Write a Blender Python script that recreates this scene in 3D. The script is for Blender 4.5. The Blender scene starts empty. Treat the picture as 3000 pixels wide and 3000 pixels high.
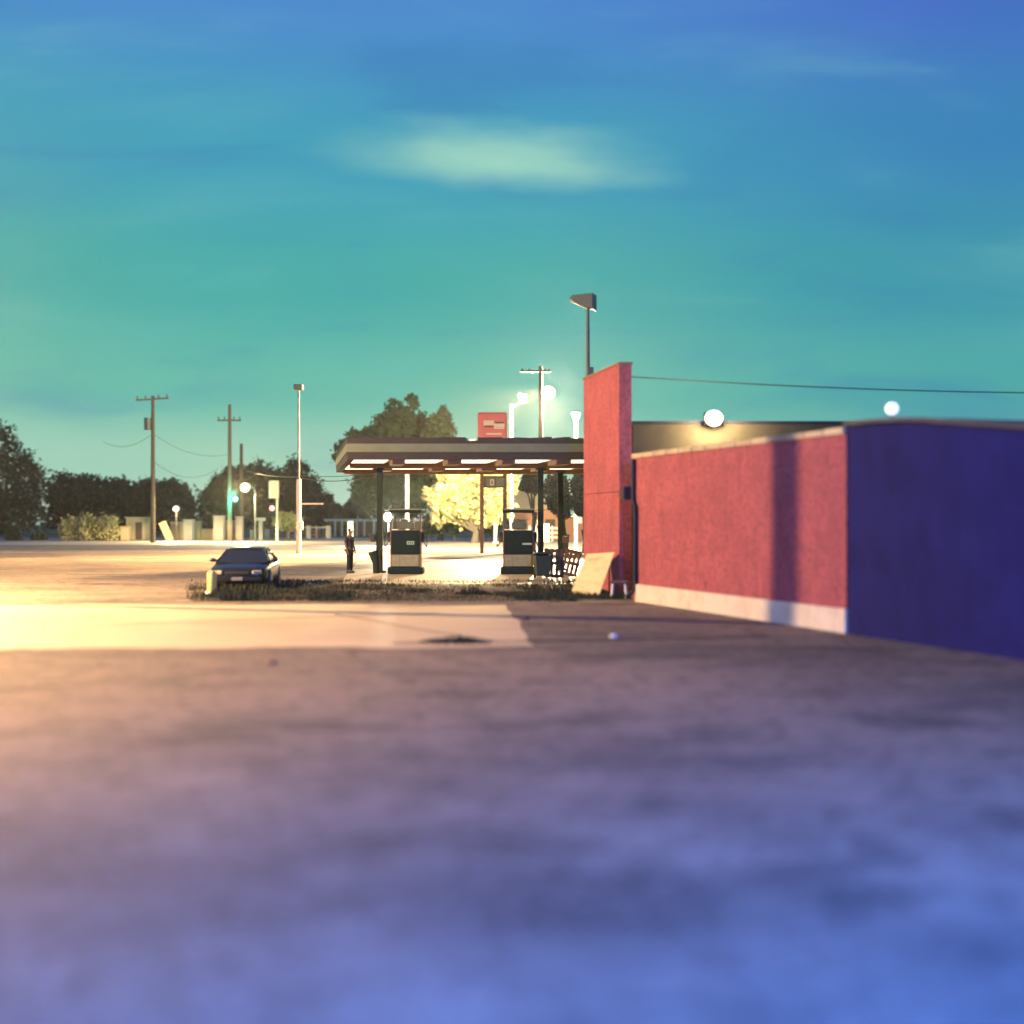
import bpy, bmesh, math, random
from mathutils import Vector, Matrix, Euler, noise as mnoise
R = math.radians
random.seed(11)
sc = bpy.context.scene
COL = sc.collection
HAZE = .0002
F, HC, YH = 3345.0, 2.05, 1525.0       # focal length (photo pixels), eye height, horizon row

def G(px, py):
    d = HC * F / (py - YH)
    return Vector(((px - 1500) / F * d, d, 0.0))
def at(px, py, d):
    return Vector(((px - 1500) / F * d, d, HC + (YH - py) / F * d))
def S(r, g, b):                          # sRGB 0-255 -> linear
    f = lambda c: (c / 255 / 12.92) if c / 255 <= .04045 else ((c / 255 + .055) / 1.055) ** 2.4
    return (f(r), f(g), f(b))

# ------------------------------------------------------------------ materials
def mat(name, col, rough=.7, col2=None, scale=3.0, metal=0.0, bump=0.0, bscale=None, spec=.5,
        emit=None, estr=0.0, stretch=None, sharp=False, trans=0.0):
    m = bpy.data.materials.new(name); m.use_nodes = True
    nt = m.node_tree; b = nt.nodes['Principled BSDF']
    b.inputs['Roughness'].default_value = rough
    b.inputs['Metallic'].default_value = metal
    b.inputs['Specular IOR Level'].default_value = spec
    b.inputs['Base Color'].default_value = (*col, 1)
    if trans:
        b.inputs['Transmission Weight'].default_value = trans
    tc = nt.nodes.new('ShaderNodeTexCoord'); mp = nt.nodes.new('ShaderNodeMapping')
    nt.links.new(tc.outputs['Object'], mp.inputs['Vector'])
    if stretch: mp.inputs['Scale'].default_value = stretch
    if col2:
        n = nt.nodes.new('ShaderNodeTexNoise'); n.inputs['Scale'].default_value = scale
        n.inputs['Detail'].default_value = 8; n.inputs['Roughness'].default_value = .65
        nt.links.new(mp.outputs['Vector'], n.inputs['Vector'])
        r = nt.nodes.new('ShaderNodeValToRGB')
        r.color_ramp.elements[0].position = .46 if sharp else .32
        r.color_ramp.elements[1].position = .56 if sharp else .68
        r.color_ramp.elements[0].color = (*col, 1); r.color_ramp.elements[1].color = (*col2, 1)
        nt.links.new(n.outputs['Fac'], r.inputs['Fac'])
        nt.links.new(r.outputs['Color'], b.inputs['Base Color'])
    if bump:
        n2 = nt.nodes.new('ShaderNodeTexNoise'); n2.inputs['Scale'].default_value = bscale or scale * 6
        n2.inputs['Detail'].default_value = 6
        nt.links.new(mp.outputs['Vector'], n2.inputs['Vector'])
        bp = nt.nodes.new('ShaderNodeBump'); bp.inputs['Strength'].default_value = bump
        bp.inputs['Distance'].default_value = .03
        nt.links.new(n2.outputs['Fac'], bp.inputs['Height'])
        nt.links.new(bp.outputs['Normal'], b.inputs['Normal'])
    if emit:
        b.inputs['Emission Color'].default_value = (*emit, 1)
        b.inputs['Emission Strength'].default_value = estr
    return m

def layered(name, layers, rough=.8, bump=.25, bscale=40, spec=.4):
    """base colour, then layers of (colour, scale, lo, hi, amount) mixed in by noise; object space = metres"""
    m = bpy.data.materials.new(name); m.use_nodes = True
    nt = m.node_tree; b = nt.nodes['Principled BSDF']
    b.inputs['Roughness'].default_value = rough; b.inputs['Specular IOR Level'].default_value = spec
    tc = nt.nodes.new('ShaderNodeTexCoord')
    rgb = nt.nodes.new('ShaderNodeRGB'); rgb.outputs[0].default_value = (*layers[0], 1)
    cur = rgb.outputs[0]
    for i, (c, sx, lo, hi, amt) in enumerate(layers[1:]):
        mp = nt.nodes.new('ShaderNodeMapping')
        mp.inputs['Location'].default_value = (i * 13.7, i * 7.1, i * 3.3)
        if isinstance(sx, tuple): mp.inputs['Scale'].default_value = sx
        else: mp.inputs['Scale'].default_value = (sx, sx, sx)
        nt.links.new(tc.outputs['Object'], mp.inputs['Vector'])
        n = nt.nodes.new('ShaderNodeTexNoise'); n.inputs['Scale'].default_value = 1
        n.inputs['Detail'].default_value = 9; n.inputs['Roughness'].default_value = .62
        nt.links.new(mp.outputs['Vector'], n.inputs['Vector'])
        mr = nt.nodes.new('ShaderNodeMapRange'); mr.inputs['From Min'].default_value = lo
        mr.inputs['From Max'].default_value = hi; mr.inputs['To Max'].default_value = amt
        nt.links.new(n.outputs['Fac'], mr.inputs['Value'])
        mx = nt.nodes.new('ShaderNodeMix'); mx.data_type = 'RGBA'
        nt.links.new(mr.outputs['Result'], mx.inputs['Factor'])
        nt.links.new(cur, mx.inputs['A']); mx.inputs['B'].default_value = (*c, 1)
        cur = mx.outputs['Result']
    nt.links.new(cur, b.inputs['Base Color'])
    n2 = nt.nodes.new('ShaderNodeTexNoise'); n2.inputs['Scale'].default_value = bscale
    n2.inputs['Detail'].default_value = 5
    nt.links.new(tc.outputs['Object'], n2.inputs['Vector'])
    bp = nt.nodes.new('ShaderNodeBump'); bp.inputs['Strength'].default_value = bump
    bp.inputs['Distance'].default_value = .02
    nt.links.new(n2.outputs['Fac'], bp.inputs['Height']); nt.links.new(bp.outputs['Normal'], b.inputs['Normal'])
    return m

def wall_mat(name, c1, c2, c3):
    """painted concrete block: block joints, blotches, runs"""
    m = layered(name, [c1, (c2, 1.3, .42, .62, .9), (c3, (5, 5, .7), .54, .68, .7), (tuple(k * .55 for k in c3), 5, .56, .70, .5), (c3, 12, .5, .60, .8), (tuple(k * 1.35 for k in c1), 22, .56, .70, .5)], rough=.85, bump=.7, bscale=24)
    return m

M = {}
M['asphalt'] = layered('asphalt', [(.150, .120, .096), ((.23, .178, .132), .10, .45, .60, .9), ((.055, .046, .044), (.12, .3, 1), .50, .62, .7),
                                   ((.035, .031, .031), (.35, 1.0, 1), .54, .62, .85), ((.24, .195, .15), 1.1, .53, .64, .4), ((.040, .036, .034), 2.6, .53, .62, .65), ((.035, .033, .031), 8, .53, .62, .65), ((.33, .29, .24), 13, .57, .66, .6), ((.05, .05, .05), 30, .52, .66, .6), ((.38, .35, .30), 45, .58, .70, .6)],
                       rough=.88, bump=.8, bscale=28)
M['concrete'] = layered('pale_concrete', [(.58, .475, .28), ((.46, .365, .21), .25, .45, .65, .8), ((.30, .26, .22), (.6, 2, 1), .55, .72, .7), ((.25, .22, .18), 9, .56, .75, .5)],
                        rough=.6, bump=.3, bscale=25)
M['forecourt'] = layered('stained_concrete', [(.42, .35, .23), ((.29, .23, .15), .4, .45, .65, .8), ((.16, .14, .12), (.5, 1.1, 1), .55, .72, .8)], rough=.55, bump=.2)
M['dirt'] = layered('dry_dirt', [(.085, .065, .045), ((.045, .04, .03), .6, .42, .6, .9), ((.15, .105, .065), 2.3, .52, .7, .7)], rough=.95, bump=.8, bscale=8)  # dirt, darkened to hold the shade lying on the verge
M['lawn'] = layered('lawn_grass', [(.16, .16, .05), ((.10, .12, .04), .15, .4, .6, .9), ((.25, .19, .08), .5, .52, .7, .7)], rough=.95, bump=.9, bscale=6)
M['road'] = layered('road_concrete', [(.31, .27, .21), ((.24, .20, .16), .1, .45, .6, .8)], rough=.6)
M['tar'] = mat('tar_joint', (.03, .028, .028), .6)
M['red'] = wall_mat('red_block_paint', (.34, .080, .104), (.265, .060, .083), (.17, .042, .062))
M['white_base'] = layered('white_base_paint', [(.60, .53, .44), ((.46, .39, .32), 2, .45, .66, .7), ((.36, .28, .22), (6, 6, 2), .56, .74, .7)], rough=.75)
M['navy'] = layered('navy_paint', [(.013, .014, .098), ((.009, .010, .07), 1.1, .4, .65, .9), ((.018, .019, .12), (4, 4, .6), .5, .75, .6)], rough=.9, spec=.15, bump=.3)  # shadow on the wall end, put into a dark blue colour
M['parapet'] = layered('brown_stucco', [(.075, .060, .034), ((.045, .036, .023), .9, .42, .65, .8)], rough=.9, bump=.4, bscale=12)
M['roofing'] = layered('roofing_felt', [(.07, .065, .06), ((.12, .11, .10), 1, .45, .65, .7)], rough=.95)
M['flash'] = mat('cream_flashing', (.46, .38, .26), .6, (.26, .20, .14), 1.2)
M['dark_trim'] = mat('dark_trim', (.012, .011, .020), .8, (.022, .017, .026), 5, bump=.2)
M['pale_trim'] = mat('pale_trim', (.105, .13, .10), .6, (.08, .10, .075), 2)
M['tan_ceiling'] = mat('tan_ceiling', (.33, .20, .11), .8, (.26, .15, .08), 2)
M['brown_box'] = mat('brown_box', (.30, .17, .09), .7, (.24, .13, .07), 3)
M['tube'] = mat('lit_diffuser', (.9, .9, .85), .4, emit=(1, .86, .62), estr=1.9)
M['col_dark'] = mat('dark_green_steel', (.012, .020, .020), .8, (.018, .028, .026), 4, spec=.15)
M['pump_dark'] = mat('dark_pump_panel', (.005, .013, .018), .7, (.008, .018, .022), 5, spec=.1)
M['pump_silver'] = mat('brushed_panel', (.19, .20, .145), .6, (.14, .15, .10), 7, metal=.1)
M['pump_cream'] = mat('cream_enamel', (.72, .68, .56), .4, (.6, .54, .42), 5)
M['meter'] = mat('grey_green_enamel', (.060, .078, .060), .6, (.045, .06, .05), 6)
M['rust'] = mat('rusty_steel', (.20, .09, .05), .7, (.12, .06, .04), 9)
M['rubber'] = mat('black_rubber', (.012, .012, .013), .6)
M['label'] = mat('pale_green_label', (.22, .36, .28), .5)
M['ink'] = mat('dark_ink', (.03, .04, .04), .6)
M['ply'] = layered('weathered_plywood', [(.60, .52, .27), ((.49, .40, .20), (3, 3, 8), .45, .66, .8), ((.36, .24, .13), 5, .58, .75, .6)], rough=.8, bump=.2)
M['faded'] = mat('faded_brown_lettering', (.40, .26, .13), .8, (.55, .4, .22), 12)
M['wood_dark'] = mat('dark_weathered_wood', (.06, .042, .036), .85, (.10, .06, .05), 8, stretch=(1, 1, 6))
M['wood_red'] = mat('red_brown_wood', (.11, .05, .04), .8, (.07, .035, .03), 8)
M['bin'] = mat('dark_green_plastic', (.015, .03, .026), .45)
M['pole_wood'] = mat('utility_pole_wood', (.075, .058, .045), .9, (.045, .036, .03), 6, stretch=(1, 1, .3), bump=.4)
M['steel_pale'] = mat('pale_galvanised', (.62, .58, .50), .5, (.5, .45, .38), 3)
M['steel_grey'] = mat('grey_steel', (.05, .07, .075), .5, (.035, .05, .055), 3)
M['cable'] = mat('black_cable', (.03, .035, .035), .6)
M['sign_red'] = mat('lit_red_sign_face', (.42, .075, .06), .5, (.34, .06, .05), 3, emit=(1, .14, .11), estr=.22)
M['sign_cream'] = mat('cream_sign_paint', (.72, .60, .38), .5)
M['sign_dark'] = mat('dark_sign_face', (.035, .038, .045), .5, (.06, .055, .05), 5)
M['sign_pane'] = mat('smoky_sign_pane', (.10, .10, .09), .4, (.16, .14, .11), 3)
M['white_paint'] = mat('white_paint', (.78, .75, .68), .6, (.66, .62, .54), 3)
M['aged_white'] = mat('aged_white_paint', (.46, .42, .35), .8, (.36, .32, .26), 2)
M['cream_wall'] = mat('cream_stucco', (.44, .36, .21), .85, (.36, .29, .16), 1.2)
M['tan_roof'] = mat('tan_shingles', (.42, .34, .18), .9, (.32, .26, .14), 3, bump=.4)
M['brick'] = mat('brown_brick', (.24, .11, .07), .9, (.17, .08, .05), 5, bump=.4)
M['glass_dark'] = mat('dark_window_glass', (.02, .025, .03), .1)
M['skin'] = mat('skin', (.13, .075, .055), .6)
M['cloth_navy'] = mat('navy_shirt_cloth', (.009, .010, .022), .9, (.014, .014, .028), 20)
M['cloth_black'] = mat('black_trouser_cloth', (.008, .008, .016), .9)
M['hair'] = mat('dark_hair', (.02, .013, .01), .6)
M['shoe'] = mat('black_shoe', (.012, .012, .012), .5)
M['car_paint'] = mat('dark_car_paint', (.006, .009, .012), .28, spec=.6)
M['car_glass'] = mat('car_glass', (.010, .014, .016), .04, spec=.8)
M['chrome'] = mat('chrome', (.7, .7, .68), .15, metal=1)
M['lens'] = mat('headlight_lens', (.40, .35, .24), .2, spec=.5)
M['plate'] = mat('number_plate_white', (.20, .20, .19), .5)
M['leaf_dark'] = layered('dark_leaves', [(.010, .025, .034), ((.018, .036, .040), .35, .45, .6, .9), ((.010, .020, .028), .8, .5, .65, .8)], rough=.8, bump=0)
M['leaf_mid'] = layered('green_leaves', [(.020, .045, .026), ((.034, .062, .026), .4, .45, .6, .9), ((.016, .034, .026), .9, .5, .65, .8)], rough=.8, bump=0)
M['leaf_lit'] = layered('yellow_green_leaves', [(.30, .28, .12), ((.42, .39, .20), .5, .45, .6, .9), ((.11, .10, .04), .9, .5, .65, .8)], rough=.75, bump=0)  # foliage under lamplight, the brightness put into its pale yellow colour
M['bark'] = mat('bark', (.07, .055, .04), .95, (.045, .035, .028), 4, bump=.6)
M['weed'] = layered('dry_weeds', [(.014, .026, .016), ((.034, .036, .018), .8, .42, .6, .9), ((.03, .04, .02), 2.2, .5, .65, .8)], rough=.9, bump=0)  # weeds, with the verge's shade put into their dark colour
def emat(name, col, s): return mat(name, (.8, .8, .8), .4, emit=col, estr=s)
M['lamp_white'] = emat('lit_lamp', (1, .82, .48), 2.6)
M['lamp_warm'] = emat('lit_warm_lamp', (1, .78, .46), 2.6)
M['lamp_soft'] = emat('lit_globe', (.85, .88, 1), 1.4)
M['lamp_green'] = emat('lit_green_signal', (.05, 1, .62), 14)
M['lamp_red'] = emat('lit_red_signal', (1, .12, .10), 10)
M['lamp_dim'] = mat('dim_globe', (.10, .10, .11), .4, emit=(.85, .88, 1), estr=.22)
M['lamp_pale'] = emat('lit_pale_globe', (1, .93, .85), 2.2)

# ------------------------------------------------------------------ mesh builder
class MB:
    def __init__(s): s.v = []; s.f = []; s.sm = []; s.mi = []
    def add(s, vs, fs, smooth=False, mi=0):
        o = len(s.v); s.v += [tuple(v) for v in vs]
        for f in fs: s.f.append([i + o for i in f]); s.sm.append(smooth); s.mi.append(mi)
        return s
    def box(s, c, size, rot=None, mi=0, bev=0.0):
        c = Vector(c); hx, hy, hz = [k / 2 for k in size]
        mt = rot.to_matrix() if isinstance(rot, Euler) else (rot or Matrix.Identity(3))
        if bev > 0:
            bm = bmesh.new(); bmesh.ops.create_cube(bm, size=1)
            for v in bm.verts: v.co = Vector((v.co.x * size[0], v.co.y * size[1], v.co.z * size[2]))
            bmesh.ops.bevel(bm, geom=bm.edges[:], offset=bev, segments=2, affect='EDGES', profile=.5)
            bm.verts.index_update()
            s.add([c + mt @ v.co for v in bm.verts], [[v.index for v in f.verts] for f in bm.faces], False, mi); bm.free()
            return s
        vs = [c + mt @ Vector((x * hx, y * hy, z * hz)) for x in (-1, 1) for y in (-1, 1) for z in (-1, 1)]
        return s.add(vs, [(0, 1, 3, 2), (4, 6, 7, 5), (0, 4, 5, 1), (2, 3, 7, 6), (0, 2, 6, 4), (1, 5, 7, 3)], False, mi)
    def tube(s, pts, rad, n=8, mi=0, cap=True, smooth=True):
        pts = [Vector(p) for p in pts]
        if not isinstance(rad, (list, tuple)): rad = [rad] * len(pts)
        rings = []; up = None
        for i, p in enumerate(pts):
            t = (pts[min(i + 1, len(pts) - 1)] - pts[max(i - 1, 0)]).normalized()
            a = (Vector((0, 0, 1)) if abs(t.z) < .9 else Vector((1, 0, 0))) if up is None else up
            b = t.cross(a).normalized(); a = b.cross(t).normalized(); up = a
            rings.append([p + (a * math.cos(2 * math.pi * k / n) + b * math.sin(2 * math.pi * k / n)) * rad[i] for k in range(n)])
        vs = [v for r in rings for v in r]; fs = []
        for i in range(len(rings) - 1):
            for k in range(n):
                k2 = (k + 1) % n; fs.append((i * n + k, (i + 1) * n + k, (i + 1) * n + k2, i * n + k2))
        s.add(vs, fs, smooth, mi)
        if cap:
            s.add(rings[0], [list(range(n))], False, mi); s.add(rings[-1], [list(range(n))[::-1]], False, mi)
        return s
    def ball(s, c, r, n=14, m=9, mi=0, rot=None):
        c = Vector(c); r = Vector(r) if isinstance(r, (tuple, list, Vector)) else Vector((r, r, r))
        mt = rot.to_matrix() if rot else Matrix.Identity(3)
        vs = []; fs = []
        for j in range(m + 1):
            th = math.pi * j / m
            for k in range(n):
                ph = 2 * math.pi * k / n
                vs.append(c + mt @ Vector((r.x * math.sin(th) * math.cos(ph), r.y * math.sin(th) * math.sin(ph), r.z * math.cos(th))))
        for j in range(m):
            for k in range(n): fs.append((j * n + k, (j + 1) * n + k, (j + 1) * n + (k + 1) % n, j * n + (k + 1) % n))
        return s.add(vs, fs, True, mi)
    def prism(s, pts, z0, z1, mi=0):
        """pts counter-clockwise in plan; z1 may be a list (one height per point)"""
        n = len(pts); z1 = z1 if isinstance(z1, (list, tuple)) else [z1] * n
        vs = [(p[0], p[1], z0) for p in pts] + [(p[0], p[1], z1[i]) for i, p in enumerate(pts)]
        fs = [list(range(n))[::-1], list(range(n, 2 * n))] + [(i, (i + 1) % n, n + (i + 1) % n, n + i) for i in range(n)]
        return s.add(vs, fs, False, mi)
    def quad(s, a, b, c, d, mi=0): return s.add([a, b, c, d], [(0, 1, 2, 3)], False, mi)
    def build(s, name, m, parent=None, smooth=None):
        me = bpy.data.meshes.new(name); me.from_pydata(s.v, [], s.f)
        for mm in (m if isinstance(m, (list, tuple)) else [m]): me.materials.append(mm)
        me.polygons.foreach_set('use_smooth', s.sm if smooth is None else [smooth] * len(s.f))
        me.polygons.foreach_set('material_index', s.mi)
        me.update()
        o = bpy.data.objects.new(name, me); COL.objects.link(o)
        if parent: o.parent = parent
        return o

def tag(o, label=None, cat=None, group=None, kind=None):
    if label: o['label'] = label
    if cat: o['category'] = cat
    if group: o['group'] = group
    if kind: o['kind'] = kind
    return o
def thing(name, label, cat, loc=(0, 0, 0), rz=0.0, group=None):
    o = bpy.data.objects.new(name, None); COL.objects.link(o)
    o.location = loc; o.rotation_euler = (0, 0, rz); o.empty_display_size = .2
    return tag(o, label, cat, group)
def dup(root, loc, rz=0.0, label=None, scale=None):
    r = root.copy(); COL.objects.link(r); r.location = loc; r.rotation_euler = (0, 0, rz)
    if scale: r.scale = scale
    if label: r['label'] = label
    for ch in list(root.children):
        c = ch.copy(); COL.objects.link(c); c.parent = r
        for g in list(ch.children):
            d = g.copy(); COL.objects.link(d); d.parent = c
    return r
def struct(name, mb, m): return tag(mb.build(name, m), kind='structure')

# ------------------------------------------------------------------ ground
def sheet(name, pts, z, m, cuts=0):
    return struct(name, MB().add([(p[0], p[1], z) for p in pts], [list(range(len(pts)))]), m)
sheet('ground', [(-440, -190), (440, -190), (440, 590), (-440, 590)], 0, M['asphalt'])
# pale concrete apron in front of the station; right end cut as a shadow edge
a, b, c, d = G(1480, 1772), G(1566, 1893), Vector((-70, 15.2, 0)), Vector((-70, 27.6, 0))
def edge(p, q, n, amp, seed):
    out = []
    for i in range(n + 1):
        t = i / n; v = p.lerp(q, t); v.y += amp * (mnoise.noise(Vector((v.x * .35, seed, 0))) + .35 * mnoise.noise(Vector((v.x * 2.1, seed, 5)))); out.append((v.x, v.y))
    return out
ap = edge(a, d, 240, .35, 3) + edge(c, b, 240, .7, 9) + [(b.x + .14 * mnoise.noise(Vector((i * .13, 0, 7))) + .03 * mnoise.noise(Vector((i * .8, 0, 3))) + (a.x - b.x) * i / 40, b.y + (a.y - b.y) * i / 40) for i in range(1, 40)]
sheet('concrete_apron', ap, .004, M['concrete'])
sheet('forecourt', [(-5.6, 37.0), (6.5, 36.6), (9, 60), (-8, 60)], .004, M['forecourt'])
sheet('dirt_verge', edge(G(560, 1764), G(1850, 1760), 50, .5, 1) + edge(G(1840, 1728), G(640, 1706), 50, 1.5, 5), .008, M['dirt'])  # strip of dirt whose dark colour includes the shade on it
sheet('road', [(-400, 100), (400, 92), (400, 130), (-400, 142)], .004, M['road'])
sheet('lawn', [(-435, 146), (435, 134), (435, 585), (-435, 585)], .008, M['lawn'])
# tar filled joints and cracks
tj = MB()
def crack(p, q, w, n=40, amp=.12, seed=0):
    L = []
    for i in range(n + 1):
        t = i / n; v = p.lerp(q, t); v.y += amp * mnoise.noise(Vector((v.x * .8, seed, 2))) + .04 * mnoise.noise(Vector((v.x * 5, seed, 4)))
        L.append((v, w * (.5 + .9 * abs(mnoise.noise(Vector((v.x * 1.7, seed, 8)))))))
    for i in range(n):
        (v0, w0), (v1, w1) = L[i], L[i + 1]
        tj.quad((v0.x, v0.y - w0, .012), (v1.x, v1.y - w1, .012), (v1.x, v1.y + w1, .012), (v0.x, v0.y + w0, .012))
crack(G(1080, 1778), G(1500, 1772), .10, seed=1)
crack(G(1470, 1806), G(2050, 1812), .10, seed=2)
crack(G(1150, 1886), G(2250, 1866), .10, seed=3)
crack(G(250, 1835), G(1290, 1795), .05, seed=4)
crack(G(980, 1800), G(1420, 1878), .06, seed=5)
crack(G(1500, 1830), G(1700, 1822), .04, seed=6)
struct('pavement_cracks', tj, M['tar'])

# ------------------------------------------------------------------ weeds
def blades(n, poly_fn, hmin, hmax, w, seed):
    rnd = random.Random(seed); mb = MB(); V = []; Fc = []
    for i in range(n):
        p, hs = poly_fn(rnd)
        h = rnd.uniform(hmin, hmax) * hs; a = rnd.uniform(0, 6.283); ln = rnd.uniform(0, .55) * h
        dx, dy = math.cos(a), math.sin(a); px_, py_ = -dy * w * rnd.uniform(.6, 1.4), dx * w * rnd.uniform(.6, 1.4)
        m1 = (p[0] + dx * ln * .35, p[1] + dy * ln * .35, p[2] + h * .6); tp = (p[0] + dx * ln, p[1] + dy * ln, p[2] + h)
        o = len(V)
        V += [(p[0] - px_, p[1] - py_, p[2]), (p[0] + px_, p[1] + py_, p[2]), (m1[0] + px_ * .8, m1[1] + py_ * .8, m1[2]), (m1[0] - px_ * .8, m1[1] - py_ * .8, m1[2]), tp]
        Fc += [(o, o + 1, o + 2, o + 3), (o + 3, o + 2, o + 4)]
    mb.add(V, Fc); return mb
def verge_pt(rnd):
    while True:
        px = rnd.uniform(480, 1850); d = rnd.uniform(28.9, 39)
        x = (px - 1500) / F * d
        den = mnoise.noise(Vector((x * .45, d * .35, 3))) * .5 + .5
        q = px + 160 * mnoise.noise(Vector((x * .8, d * .5, 21)))
        sm = lambda t: max(0, min(1, t))
        wl, wr = sm((1230 - q) / 140), sm((q - 1440) / 150)
        left = wl > .3; right = wr > .3
        keep = max(wl * (den * 1.15 if d < 34.5 else den * .6), wr * (.95 if d < 33 else .2), .25 if d < 31 else .10)
        keep *= min(1, max(0, (px - 540) / 160)) * (.25 + 1.5 * max(0, mnoise.noise(Vector((x * .9, d * .8, 11))) + .22))
        if 1690 < px < 1850 and d < 29.6: keep = 0
        if rnd.random() < keep:
            hs = (.55 + den * .9) * (1.0 if (left or right) else .6)
            if 620 < px < 800: hs *= 2.0
            return (x, d, 0), hs
tag(blades(24000, verge_pt, .03, .13, .010, 5).build('weeds', M['weed']), kind='stuff')
def clump(name, centre, rx, ry, n, hmin, hmax, label, seed):
    def pf(rnd):
        a, r = rnd.uniform(0, 6.283), math.sqrt(rnd.random()); return (centre.x + rx * r * math.cos(a), centre.y + ry * r * math.sin(a), 0), 1.2 - r
    tag(blades(n, pf, hmin, hmax, .012, seed).build(name, M['weed']), kind='stuff')
clump('weed_clump', G(1335, 1882), .62, .35, 700, .05, .15, 'low dark weed clump growing in a crack of the pale concrete', 1)
clump('weed_clump', G(1385, 1742), .5, .3, 300, .1, .35, 'small dry weed tuft at the verge edge in front of the pumps', 3)
# loose litter on the lot
def rock(px, py, r, label, m, name='stone', cat='stone'):
    p = G(px, py); bm = bmesh.new(); bmesh.ops.create_icosphere(bm, subdivisions=2, radius=r)
    for v in bm.verts: v.co *= 1 + .35 * mnoise.noise(v.co * (2 / r) * .6 + Vector((px, py, 0))); v.co.z = v.co.z * .6 + r * .35
    me = bpy.data.meshes.new(name); bm.to_mesh(me); bm.free(); me.materials.append(m)
    o = bpy.data.objects.new(name, me); COL.objects.link(o); o.location = p; tag(o, label, cat)
rock(1798, 1868, .07, 'small pale stone on the dark asphalt near the red wall', M['white_paint'])
rock(793, 1945, .08, 'fist sized brown stone on the asphalt below the concrete apron', M['brown_box'])
rock(1540, 1815, .09, 'dark lump of asphalt lying at the right end of the pale apron', M['roofing'])

# ------------------------------------------------------------------ red building wing, pier, store, shaded wall end
A = Vector((3.06 + .04, 29.2, 0)); B = Vector((6.09, 20.8, 0)); Cc = Vector((7.75, 16.5, 0)); Dd = Vector((9.3, 12.0, 0))
wd = (B - A).normalized(); wn = Vector((wd.y, -wd.x, 0)); 
if wn.x > 0: wn = -wn
ZW = 3.75
wing = thing('red_building', 'long low red painted block building with white base along the right', 'building')
BK = Vector((9.5, 2.9, 0))
MB().prism([A, B, B + BK, A + BK], 0, ZW - .12).build('wall', M['red'], wing)
MB().prism([A - wn * .02, B - wn * .02, B + BK, A + BK], ZW - .118, ZW - .06).build('roof', M['roofing'], wing)
fl = MB(); seg = 14
for i in range(seg):
    p0 = A.lerp(B, i / seg); p1 = A.lerp(B, (i + 1) / seg - .004); s_ = random.uniform(-.008, .008)
    fl.prism([p0 + wn * .05, p1 + wn * .05, p1 - wn * .22, p0 - wn * .22], ZW - .115 + s_ * 0, ZW + s_)
fl.build('roof_flashing', M['flash'], wing)
bs = MB()
q0 = A + wd * .25; q1 = B + wd * .05
bs.prism([q0 + wn * .07, q1 + wn * .07, q1 - wn * .03, q0 - wn * .03], .0, .44)
bs.build('base_course', M['white_base'], wing)
# downspout with meter box by the pier corner
dsx = A + wn * .06 + wd * .12
ds = MB().tube([(dsx.x, dsx.y, 3.6), (dsx.x, dsx.y, 2.55), (dsx.x + wd.x * .12, dsx.y + wd.y * .12, 2.4), (dsx.x + wd.x * .12, dsx.y + wd.y * .12, .3), (dsx.x + wn.x * .2, dsx.y + wn.y * .2, .12)], .055, 8)
ds.build('downspout', M['dark_trim'], wing)
MB().box(A + wn * .16 + wd * -.05 + Vector((0, 0, 2.75)), (.2, .26, .34), Euler((0, 0, math.atan2(wd.y, wd.x))), bev=.02).build('meter_box', M['dark_trim'], wing)

# tall red pier (wing wall)
pa, pb = Vector((2.957, 31.5, 0)), Vector((3.30, 31.5, 0)); pdv = Vector((2.196 - 2.957, 34.98 - 31.5, 0))
pier = thing('red_pier', 'tall red painted masonry pier rising beside the station canopy', 'pier')
MB().prism([pa, pb, pb + pdv, pa + pdv], 0, 6.36).build('shaft', M['red'], pier)
e = Vector((.03, .03, 0))
MB().prism([pa + Vector((-.03, -.03, 0)), pb + Vector((.03, -.03, 0)), pb + pdv + Vector((.03, .03, 0)), pa + pdv + Vector((-.03, .03, 0))], 6.36, 6.42).build('coping', M['brick'], pier)
pn = Vector((pdv.y, -pdv.x, 0)).normalized() * -1
cd = MB(); g0 = pa + pn * .02
cd.tube([g0 + pdv * .02 + Vector((0, 0, 2.86)), g0 + pdv * .98 + Vector((0, 0, 2.86))], .018, 6); cd.build('conduit', M['red'], pier)

# store block behind the wing, seen above its roof
store = thing('store_building', 'brown flat roofed store block rising behind the low red wall', 'building')
sp = [Vector((3.35, 31.6, 0)), Vector((19, 31.6, 0)), Vector((19, 45, 0)), Vector((3.35, 45, 0))]
MB().prism(sp, 0, 4.72).build('wall', M['parapet'], store)
MB().prism([sp[0] + Vector((-.02, -.05, 0)), sp[1] + Vector((.05, -.05, 0)), sp[2] + Vector((.05, .05, 0)), sp[3] + Vector((-.02, .05, 0))], 4.722, 4.80).build('coping', M['dark_trim'], store)

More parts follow.
